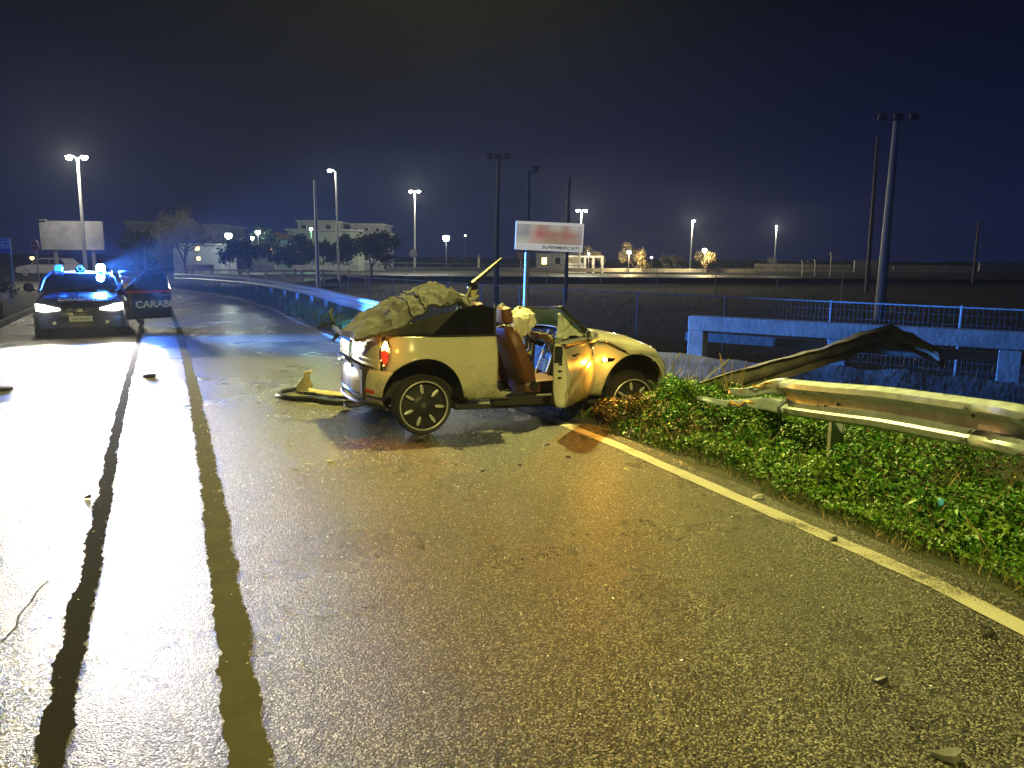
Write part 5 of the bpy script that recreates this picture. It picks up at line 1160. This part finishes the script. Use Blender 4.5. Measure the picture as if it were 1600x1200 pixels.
block(196, 246, 349, 420, 100, 'low dim house with a pale corner left of the bare tree', PLB, 8, ((194, 214, 347),), (3, 2))
block(838, 905, 396, 415, 130, 'small lit kiosk under the shop sign', PLW, 5, (), (3, 1), lit=((0, 0), (2, 0)))
# lit windows of houses otherwise hidden in the dark
hz_ = tag(empty('house', (at(425, 400, 84).x, 84, 0)), 'dark house with one tall orange lit window', 'building')
s = MB(); s.box((0, 2.1, 1.6), (4, 4, 3.4)); s.build('wall', PLB, hz_); s = MB(); s.prism([(-2.3, 3.3), (2.3, 3.3), (0, 4.2)], lambda u, v, w: (u, -.1 + w * 4.5, v), 1); s.build('roof', mat('roof_tile', (.12, .06, .04), .9, var=(6, .3)), hz_)
z_ = at(425, 393, 84).z; s = MB(); s.box((0, .06, z_), (.42, .1, 1.1)); wn_ = s.build('window', WHITEP, hz_); s = MB(); s.box((0, .0, z_), (.34, .06, 1.0)); s.build('pane', WARMW, wn_)
s = MB(); s.box((-.12, -.03, z_ + .1), (.04, .05, 1.0)); s.build('glazing_bar', POLED, wn_)
hz_ = tag(empty('house', (at(307, 400, 72).x, 72, 0)), 'dark low house with two small warm lit windows behind the bare tree', 'building')
s = MB(); s.box((0, 2.1, 1.2), (4.5, 4, 2.7)); s.build('wall', PLB, hz_)
s = MB(); s.box((0, 2.1, 2.6), (4.9, 4.4, .16)); s.build('roof_slab', CONC, hz_)
for px, py, sz in ((308, 388, .45), (310, 404, .38)):
    q = at(px, py, 72); s = MB(); s.box((q.x - hz_.location.x, .06, q.z), (sz, .1, sz)); w0 = s.build('window', WHITEP, hz_); s = MB(); s.box((q.x - hz_.location.x, .0, q.z), (sz * .75, .06, sz * .75)); s.build('pane', WARMW, w0)
# globe lamps near those houses
def globe(px, py, D, r_, label, m=LAMPG, power=60, col_=(.85, 1, .85), grp=None):
    a = at(px, py, D); z0 = gz(a.x, D); e0 = tag(empty('globe_lamp', (a.x, D, z0)), label, 'lamp', grp)
    s = MB(); s.tube([(0, 0, 0), (0, 0, a.z - z0 - r_)], .05, 6); s.build('pole', POLED, e0)
    s = MB(); s.lathe([(0, -r_)] + [(r_ * math.cos(t_), r_ * math.sin(t_)) for t_ in np.linspace(-1.3, 1.3, 9)] + [(0, r_)], 14, 'z', (0, 0, a.z - z0)); g_ = s.build('globe', m, e0, smooth=True)
    s = MB(); s.lathe([(0, r_ * 1.2), (r_ * 1.1, r_ * .7), (r_ * 1.15, r_ * .6)], 14, 'z', (0, 0, a.z - z0)); s.build('cap', POLED, g_, smooth=True)
    if power: light('globe_light', 'POINT', (0, -r_ - .25, a.z - z0), power, col_, e0, .1)
globe(357, 368, 70, .30, 'brightest white globe lamp beside the pale gabled block', power=260)
globe(403, 363, 76, .24, 'upper of two greenish globe lamps left of the orange window', power=120)
globe(394, 372, 72, .16, 'lower of two greenish globe lamps left of the orange window', power=60)
globe(290, 357, 70, .10, 'small white lamp showing through the bare tree', power=30)
globe(486, 358, 80, .16, 'small greenish lamp lighting the flat roofed building', power=420, col_=(.40, 1, .55))
globe(697, 372, 96, .42, 'bright white globe lamp right of the twin headed lamp', power=300)
globe(604, 387, 80, .12, 'tiny white lamp beside the widest dark tree', power=20)
globe(727, 368, 110, .14, 'small far white lamp above the pale bank', LAMPF, 0)
globe(886, 315, 60, .10, 'small unlit ball lamp on a thin column behind the shop sign', POLE, 0)
globe(983, 394, 82, .20, 'low lamp glowing beneath the round yellow tree', LAMPW, 900, (1, .72, .30))
globe(1101, 391, 82, .22, 'low lamp on a dark post in front of the low rounded tree', LAMPW, 900, (1, .74, .34))
globe(920, 396, 88, .10, 'low lamp beside the white portal', LAMPW, 380, (1, .80, .42))
globe(1018, 402, 88, .14, 'dim little lamp between the yellow tree and the smaller one', LAMPF, 0)
globe(50, 403, 62, .16, 'orange lamp by the front of the parked white car', WARMW, 0)
# far walls and bank
def wall_seg(px0, px1, ptop, pbot, D, label, m=PLW, D2=None, th=.25, grp=None):
    a, c, d_ = at(px0, ptop, D), at(px1, ptop, D2 or D), at(px0, pbot, D); s = MB(); s.beam((a.x, D, (a.z + d_.z) / 2), (c.x, D2 or D, (a.z + d_.z) / 2), th, a.z - d_.z)
    return tag(s.build('low_wall', m), label, 'wall', grp)
wall_seg(274, 334, 413, 421, 66, 'short pale wall behind the bare tree trunk')
wall_seg(392, 431, 414, 420, 66, 'short pale wall below the orange lit window')
wall_seg(458, 560, 414, 420, 66, 'long pale wall below the flat roofed building')
wall_seg(1335, 1355, 407, 425, 84, 'bright white wall panel left of the thick mast', PLW)
wall_seg(1361, 1374, 407, 425, 84, 'narrow white wall panel against the thick mast', PLW)
wall_seg(1381, 1520, 414, 425, 86, 'long white wall right of the thick mast', PLW)
wall_seg(1180, 1330, 412, 424, 90, 'long grey wall between far lamp and white panels', CONC)
wall_seg(1530, 1700, 411, 424, 80, 'white wall at the right edge beyond the field', PLW)
wall_seg(600, 1180, 417, 423, 78, 'long pale bank edging along the far road', CONC, 86)
wall_seg(1200, 1212, 403, 411, 140, 'small white box at the foot of the thin far lamp', PLW, th=1.2)
wall_seg(1396, 1404, 418, 422, 80, 'tiny white sign plate on the long white wall', WHITEP)
# white portal
D = 86; pt_ = tag(empty('white_portal', (at(912, 410, D).x, D, 0)), 'white concrete portal frame with open bays under the domed tree', 'portal'); z1 = at(912, 402, D).z
for px in (884, 914, 927, 941):
    x = at(px, 410, D).x - pt_.location.x; s = MB(); s.box((x, 0, z1 / 2), (.26, .3, z1)); s.build('column', PLW, pt_)
s = MB(); s.box(((at(884, 410, D).x + at(941, 410, D).x) / 2 - pt_.location.x, 0, z1 + .08), (at(941, 410, D).x - at(884, 410, D).x + .3, .34, .2)); s.build('lintel', PLW, pt_)
x0_, x1_ = at(886, 410, D).x - pt_.location.x, at(912, 410, D).x - pt_.location.x; s = MB(); s.box(((x0_ + x1_) / 2, .2, z1 / 2), (x1_ - x0_, .1, z1)); s.build('infill', PLW, pt_)
# bollards on the bank
for i, (px, py) in enumerate(((748, 399), (1255, 408), (1275, 407), (1300, 395))):
    D = 80; a = at(px, py, D); z0 = gz(a.x, D); s = MB(); s.tube([(a.x, D, z0 - .1), (a.x, D, a.z)], .10, 8).box((a.x, D, a.z - .05), (.3, .2, .3))
    tag(s.build('marker_post', PLW), ['white marker post on the pale bank left of the shop sign', 'white marker post left of a shorter one on the grey wall', 'white marker post on the grey wall beside the taller one', 'thin white marker post left of the white panels'][i], 'post', 'marker posts on the far bank')

# ================================================================== VERGE VEGETATION
rg = np.random.default_rng(21)
XE = np.vectorize(xe); GZ = np.vectorize(gz)
def verge_points(n, y0, y1, d0, d1, bias=1.0):
    y = rg.uniform(y0, y1, n); d = d0 + (d1 - d0) * rg.random(n) ** bias
    d = d + np.array([.16 * fr(0, q, 2.2, 1.7) + .10 * fr(0, q, 8.2, 5) for q in y]) * (d < 1.0)
    return XE(y) + d, y, d
def hmap(x, y, d):   # height of the weed layer: low by the line, tall under the rail, in clumps
    cl = np.array([noise.noise(Vector((a * 1.5, b_ * 1.5, 3.3))) + .5 * noise.noise(Vector((a * 4, b_ * 4, 9))) for a, b_ in zip(x, y)])
    base = np.interp(d, [.2, .5, .9, 1.5, 3], [.03, .08, .17, .22, .20]) * np.interp(y, [1, 3, 4.5, 6.8, 9], [1.0, .95, 1.05, 1.35, .9])
    base = base * np.where(np.hypot(x - 2.40, y - 5.72) < .40, .25, 1.0)
    base = base * np.where((d > 1.15) & (y < 5.4), .35, 1.0)  # weeds lowered so a dark hollow stands in for shadow below the rail
    return np.clip(base * (1.05 + 1.25 * cl), .015, .55)
parts = []
for n, y0, y1, d0, d1, bias, size in ((52000, 1.8, 7.6, .42, 2.6, 1.1, .0145), (15000, 1.8, 8.6, .6, 2.6, 1, .024), (14000, 6.2, 9.2, .35, 3.0, 1, .018)):
    x, y, d = verge_points(n, y0, y1, d0, d1, bias); h = hmap(x, y, d); g0 = GZ(x, y)
    z = g0 + h * (1 - rg.random(n) ** 1.8 * .85)
    k = (rg.random(n) < .28 + .25 * (d < .8)).astype(int); b_ = (rg.random(n) < np.where((y > 6.3) & (d < 1.2), .5, .05)); k[b_] = 2
    P3 = np.c_[x, y, z]
    for q in range(3):
        if (k == q).any(): V, F = leaf_quads(P3[k == q], size, rg, .55); parts.append((V, F, q))
weeds = np_mesh('weeds', parts, None, [LEAF, LEAF2, LEAFB]); tag(weeds, 'thick leafy green weeds on the verge under the near guardrail', 'weeds', kind='stuff')
def blades(n, xyd, hlo, hhi, w, lean=.5):
    x, y, d = xyd; g0 = GZ(x, y); h = rg.uniform(hlo, hhi, n); a = rg.uniform(0, 2 * math.pi, n); la = rg.uniform(.1, lean, n) * h; pa = rg.uniform(0, math.pi, n)
    wx, wy = np.cos(pa) * w, np.sin(pa) * w; V = np.empty((n, 4, 3))
    V[:, 0] = np.c_[x - wx, y - wy, g0 - .01]; V[:, 1] = np.c_[x + wx, y + wy, g0 - .01]
    mx_, my_ = x + np.cos(a) * la * .55, y + np.sin(a) * la * .55
    V[:, 2] = np.c_[mx_ + wx * .8, my_ + wy * .8, g0 + h * .58]; V[:, 3] = np.c_[x + np.cos(a) * la, y + np.sin(a) * la, g0 + h]
    i = np.arange(n)[:, None] * 4; F = np.concatenate([i + np.array([0, 1, 2]), i + np.array([0, 2, 3])], 1).reshape(-1, 3); return V.reshape(-1, 3), F
parts = []
V, F = blades(9000, verge_points(9000, 1.8, 9, .34, 1.1, 1.3), .03, .10, .002); parts.append((V, F, 0))
V, F = blades(2500, verge_points(2500, 1.8, 9, .36, 2.4, 1.0), .06, .24, .0022, .9); parts.append((V, F, 0))
V, F = blades(900, verge_points(900, 6.5, 10.5, .6, 4.0, 1.0), .10, .38, .003, .7); parts.append((V, F, 1))
V, F = blades(450, verge_points(450, 1.8, 7.5, .45, 2.2, 1.0), .10, .32, .0018, .8); parts.append((V, F, 1))
V, F = blades(1400, verge_points(1400, 1.8, 8.5, .30, .62, 1.0), .015, .06, .003, 1.2); parts.append((V, F, 1))
tag(np_mesh('verge_grass', parts, None, [GRASS, STRAW]), 'short green grass fringe between the white line and the weeds', 'grass', kind='stuff')
parts = []
for n, y0, y1, d0, d1, hl_, hh_ in ((9000, 13.5, 24, .35, 1.9, .08, .42), (6000, 24, 41, .4, 2.4, .1, .5)):
    V, F = blades(n, verge_points(n, y0, y1, d0, d1, 1), hl_, hh_, .007, .6); parts.append((V, F, 0 if y0 < 20 else 1))
x, y, d = verge_points(5000, 13.5, 20, .4, 1.9, 1); V, F = leaf_quads(np.c_[x, y, GZ(x, y) + rg.uniform(.02, .30, 5000)], .035, rg); parts.append((V, F, 2))
tag(np_mesh('roadside_grass', parts, None, [GRASS, leafmat('pale_grass', (.15, .16, .07)), LEAF2]), 'long pale grass in front of the far curving guardrail', 'grass', kind='stuff')
# field scrub in the hollow
n = 9000; x = rg.uniform(-10, 26, n); y = rg.uniform(12, 58, n); ok = (y > np.vectorize(lambda a: interp(a, DROP))(x) + 1.5); x, y = x[ok], y[ok]
V, F = blades(len(x), (x, y, x), .05, .30, .012, .8)
tag(np_mesh('field_grass', [(V, F, 0)], None, [leafmat('field_blade', (.05, .06, .03))]), 'dark rough grass in the sunken field behind the fence', 'grass', kind='stuff')

# shrubs by the front wheel, one brown one green
p = gp(984, 676, -.06); bush('brown_shrub', 'brownish dead shrub pressed under the front wheel of the wreck', 'shrub', (p.x, p.y, gz(p.x, p.y)), (.42, .26, .33), 7000, .016, [LEAFB, LEAFB, LEAF], 91, lumps=12)
p = gp(1075, 672, -.06); bush('green_shrub', 'leafy green shrub between the front wheel and the torn rail', 'shrub', (p.x, p.y, gz(p.x, p.y)), (.34, .26, .50), 5200, .018, [LEAF, LEAF, LEAF2], 92, lumps=13)
p = gp(1180, 690, -.06); bush('green_shrub', 'leafy green shrub right under the tip of the torn rail', 'shrub', (p.x, p.y, gz(p.x, p.y)), (.34, .26, .40), 4600, .018, [LEAF, LEAF2, LEAF], 93, lumps=11)
# broader leaved weed clumps standing out of the carpet
for i in range(16):
    y = 2.3 + .34 * i + .1 * math.sin(i * 5.1); x = xe(y) + .62 + .42 * ((i * 7) % 5) / 4; k = .7 + .12 * ((i * 3) % 5)
    if math.hypot(x - 2.40, y - 5.72) < .42: continue
    bush('weed_clump', 'broad leaved dark green weed clump rising from the low weeds beside the guardrail' if i % 4 else 'broad leaved yellowish green weed clump rising from the low weeds beside the guardrail', 'weed', (x, y, gz(x, y)), (.17 * k, .15 * k, (.26 + .02 * (i > 10) * 4) * k), 420, .024, [LEAF, LEAF2, LEAF] if i % 4 else [LEAF2, LEAF2, LEAF], 120 + i, 'broad leaved weed clumps on the verge', 6)
# dry stalks
def tuft(px, py, z, D, n, hgt, spread, label, seed, m=STRAW):
    r_ = random.Random(seed); a = at(px, py, D); e0 = tag(empty('dry_grass_tuft', (a.x, D, gz(a.x, D))), label, 'grass tuft', 'dry grass tufts near the torn rail')
    for k in range(n):
        h_ = hgt * r_.uniform(.45, 1); lx = r_.uniform(-spread, spread); ly = r_.uniform(-.1, .1); bx = r_.uniform(-.08, .08); s = MB()
        s.tube([(bx, r_.uniform(-.04, .04), -.04), (bx + lx * .35, ly * .4, h_ * .5), (bx + lx, ly, h_)], [.005, .004, .0025], 4)
        if r_.random() < .4: s.tube([(bx + lx * .9, ly, h_ * .93), (bx + lx * 1.08, ly, h_ * 1.06)], [.010, .004], 5)
        s.build('stalk', m, e0)
tuft(1148, 612, 0, 7.3, 9, .80, .20, 'tall orange lit dry stalks standing behind the torn rail tip', 1)
tuft(1170, 612, 0, 7.5, 6, .55, .22, 'shorter dry stalks leaning beside the torn rail tip', 2)
tuft(1062, 600, 0, 8.4, 14, .62, .45, 'arching dry grass just beyond the front wheel of the wreck', 3, leafmat('grey_straw', (.30, .26, .17), .3, .8))
tuft(1035, 590, 0, 9.2, 12, .55, .40, 'arching dry grass behind the nose of the wreck', 4, MATS['grey_straw'])
tuft(1430, 610, 0, 7.2, 5, .45, .15, 'pale dry stalks behind the intact guardrail', 5)

# ================================================================== DEBRIS
# torn bumper trim lying behind the wreck
p0 = gp(490, 628); tb_ = tag(empty('torn_bumper_trim', (p0.x, p0.y, .0)), 'black rubber bumper trim loop lying behind the wreck', 'debris')
lp = [Vector((gp(*q).x - p0.x, gp(*q).y - p0.y, .035)) for q in ((548, 634), (520, 634), (490, 629), (455, 627), (434, 622), (440, 616), (462, 612), (475, 607))]
s = MB(); s.tube(lp, [.03, .035, .032, .03, .028, .026, .026, .02], 8); s.build('rubber_strip', BLACKP, tb_, smooth=True)
lp2 = [Vector((gp(*q).x - p0.x, gp(*q).y - p0.y, .06)) for q in ((550, 628), (525, 622), (500, 619), (480, 618))]
s = MB(); s.grid(lambda u, v: tuple(lp2[0].lerp(lp2[-1], u) + Vector((.02 * math.sin(u * 8), (v - .5) * .22 * (1 - .3 * u), .03 * math.sin(v * 3.1) + .015 * fr(u * 7, v * 3, 1)))), 20, 8); s.build('foam_panel', mat('beige_foam', (.42, .36, .22), .8, var=(9, .35), bump=(30, .5, .006)), tb_, smooth=True, solid=.02)
s = MB(); s.tube([(lp2[0].x, lp2[0].y - .08, .055), (lp2[2].x, lp2[2].y - .13, .05), (lp2[3].x, lp2[3].y - .12, .05)], .018, 6); s.build('trim_edge', BLACKP, tb_, smooth=True)
p = gp(474, 614); fb_ = tag(empty('foam_block', (p.x, p.y, 0)), 'upright beige broken block standing on the black trim loop', 'debris')
s = MB(); s.grid(lambda u, v: ((.085 - .04 * v + .02 * math.sin(v * 6)) * math.cos(2 * math.pi * u) + .06 * v + .012 * fr(u * 5, v * 5, 2), .05 * math.sin(2 * math.pi * u), .03 + .23 * v), 16, 10); s.build('core', MATS['beige_foam'], fb_, smooth=True)
s = MB(); s.box((.06, 0, .25), (.10, .07, .035), Matrix.Rotation(R(-15), 4, 'Y')); s.build('broken_top', MATS['beige_foam'], fb_, bevel=.008)
# small dark and pale shards: each one its own thing
def shard(px, py, size, label, m, seed, h=.02):
    r_ = random.Random(seed); p = gp(px, py); n = 9; poly = []
    for k in range(n):
        a = 2 * math.pi * k / n; q = r_.uniform(.55, 1.1); poly.append((math.cos(a) * size * q, math.sin(a) * size * q * .5))
    s = MB(); s.prism(poly, lambda u, v, w: (u, v, w * h + .02 * u + (.012 * math.sin(u / size * 3) if w else 0)), 1)
    o = s.build('debris_shard', m, None, bevel=.003); o.location = (p.x, p.y, gz(p.x, p.y) + .010); o.rotation_euler = (0, 0, r_.uniform(-.3, .3)); tag(o, label, 'debris')
shard(1376, 1070, .034, 'small black shard lying alone on the wet road', BLACKP, 1)
shard(1545, 998, .026, 'tiny black shard near the white line', BLACKP, 2, .015)
shard(1480, 1190, .060, 'larger dark shard at the foot of the road', mat('grey_shard', (.10, .10, .09), .5, var=(20, .4)), 3, .025)
shard(235, 590, .13, 'dark lump lying between the two bitumen joints', BLACKP, 4, .05)
shard(-4, 611, .20, 'flat dark scrap at the left side of the headlight glare', BLACKP, 5, .03)
shard(647, 692, .09, 'thin dark sliver in front of the rear wheel', BLACKP, 6, .015)
shard(862, 663, .06, 'dark clump lying in the orange glow by the open door', BLACKP, 7, .02)
shard(1182, 781, .05, 'flat pale stone on the edge of the tarmac', CONC, 8, .02)
shard(1300, 848, .04, 'small dark scrap lying on the white line', BLACKP, 9, .015)
shard(980, 682, .035, 'crumpled whitish scrap at the foot of the brown shrub', CONC, 10, .03)
shard(136, 780, .035, 'tiny dark chip in the headlight glare', BLACKP, 11, .012)
rs_ = random.Random(5)
for i in range(22):
    a = rs_.uniform(0, 6.28); q = rs_.uniform(.2, 1.6); x, y = -.2 + 1.4 * q * math.cos(a), 6.3 + .55 * q * math.sin(a)
    if x > xe(y) - .1: continue
    sz = rs_.uniform(.012, .035); s = MB(); s.prism([(sz * math.cos(k) * rs_.uniform(.5, 1.2), sz * math.sin(k) * rs_.uniform(.3, .7)) for k in (0, .9, 2, 3.1, 4.2, 5.3)], lambda u, v, w: (u, v, w * .008 + .15 * u * w), 1)
    o = s.build('plastic_shard', BLACKP if i % 3 else CREAM_IN); o.location = (x, y, gz(x, y) + .010); o.rotation_euler = (0, 0, a)
    tag(o, 'small black plastic shard strewn on the road beside the wreck' if i % 3 else 'small cream plastic shard strewn on the road beside the wreck', 'debris', 'plastic shards strewn round the wreck')
p = gp(1470, 785); s = MB(); s.grid(lambda u, v: (.02 * math.cos(6.28 * u) * math.sin(3.14 * v), .012 * math.sin(6.28 * u) * math.sin(3.14 * v), .025 * math.cos(3.14 * v)), 10, 6)
o = s.build('blue_wrapper', mat('blue_wrapper', (.10, .42, .75), .35, var=(30, .2)), smooth=True); p = at(1470, 785, 4.35); o.location = p; tag(o, 'small bright blue wrapper caught in the weeds', 'litter')
# shattered glass granules and leaf bits over the carriageway
n = 7000; cx1 = rg.normal(0, 1, n); sel = rg.random(n)
u_ = np.where(sel < .62, rg.normal(-.1, 1.1, n), rg.uniform(-4, 2.5, n)); v_ = np.where(sel < .62, rg.normal(6.3, .9, n), rg.uniform(2.4, 9, n))
ok = (u_ < XE(v_) - .05); u_, v_ = u_[ok], v_[ok]; n = len(u_)
P3 = np.c_[u_, v_, GZ(u_, v_) + .012]; V, F = leaf_quads(P3, .0056, rg, .3)
GRAN = mat('glass_granule', (.75, .80, .74), .08, coat=1, spec=1.0, var=(40, .15))
tag(np_mesh('glass_granules', [(V, F, 0)], None, [GRAN]), 'shattered glass granules strewn over the wet road', 'glass', kind='stuff')

# ================================================================== NIGHT MIST
hb = MB(); hb.box((10, 150, 4.9), (560, 400, 14.2))
HZ = bpy.data.materials.new('mist'); HZ.use_nodes = True; HZ.node_tree.nodes.clear()
ho = HZ.node_tree.nodes.new('ShaderNodeOutputMaterial'); hv = HZ.node_tree.nodes.new('ShaderNodeVolumePrincipled')
hv.inputs['Color'].default_value = (.72, .83, 1, 1); hv.inputs['Density'].default_value = .0007; hv.inputs['Anisotropy'].default_value = .35
HZ.node_tree.links.new(hv.outputs[0], ho.inputs['Volume'])
hz = hb.build('haze', HZ); tag(hz, kind='stuff')
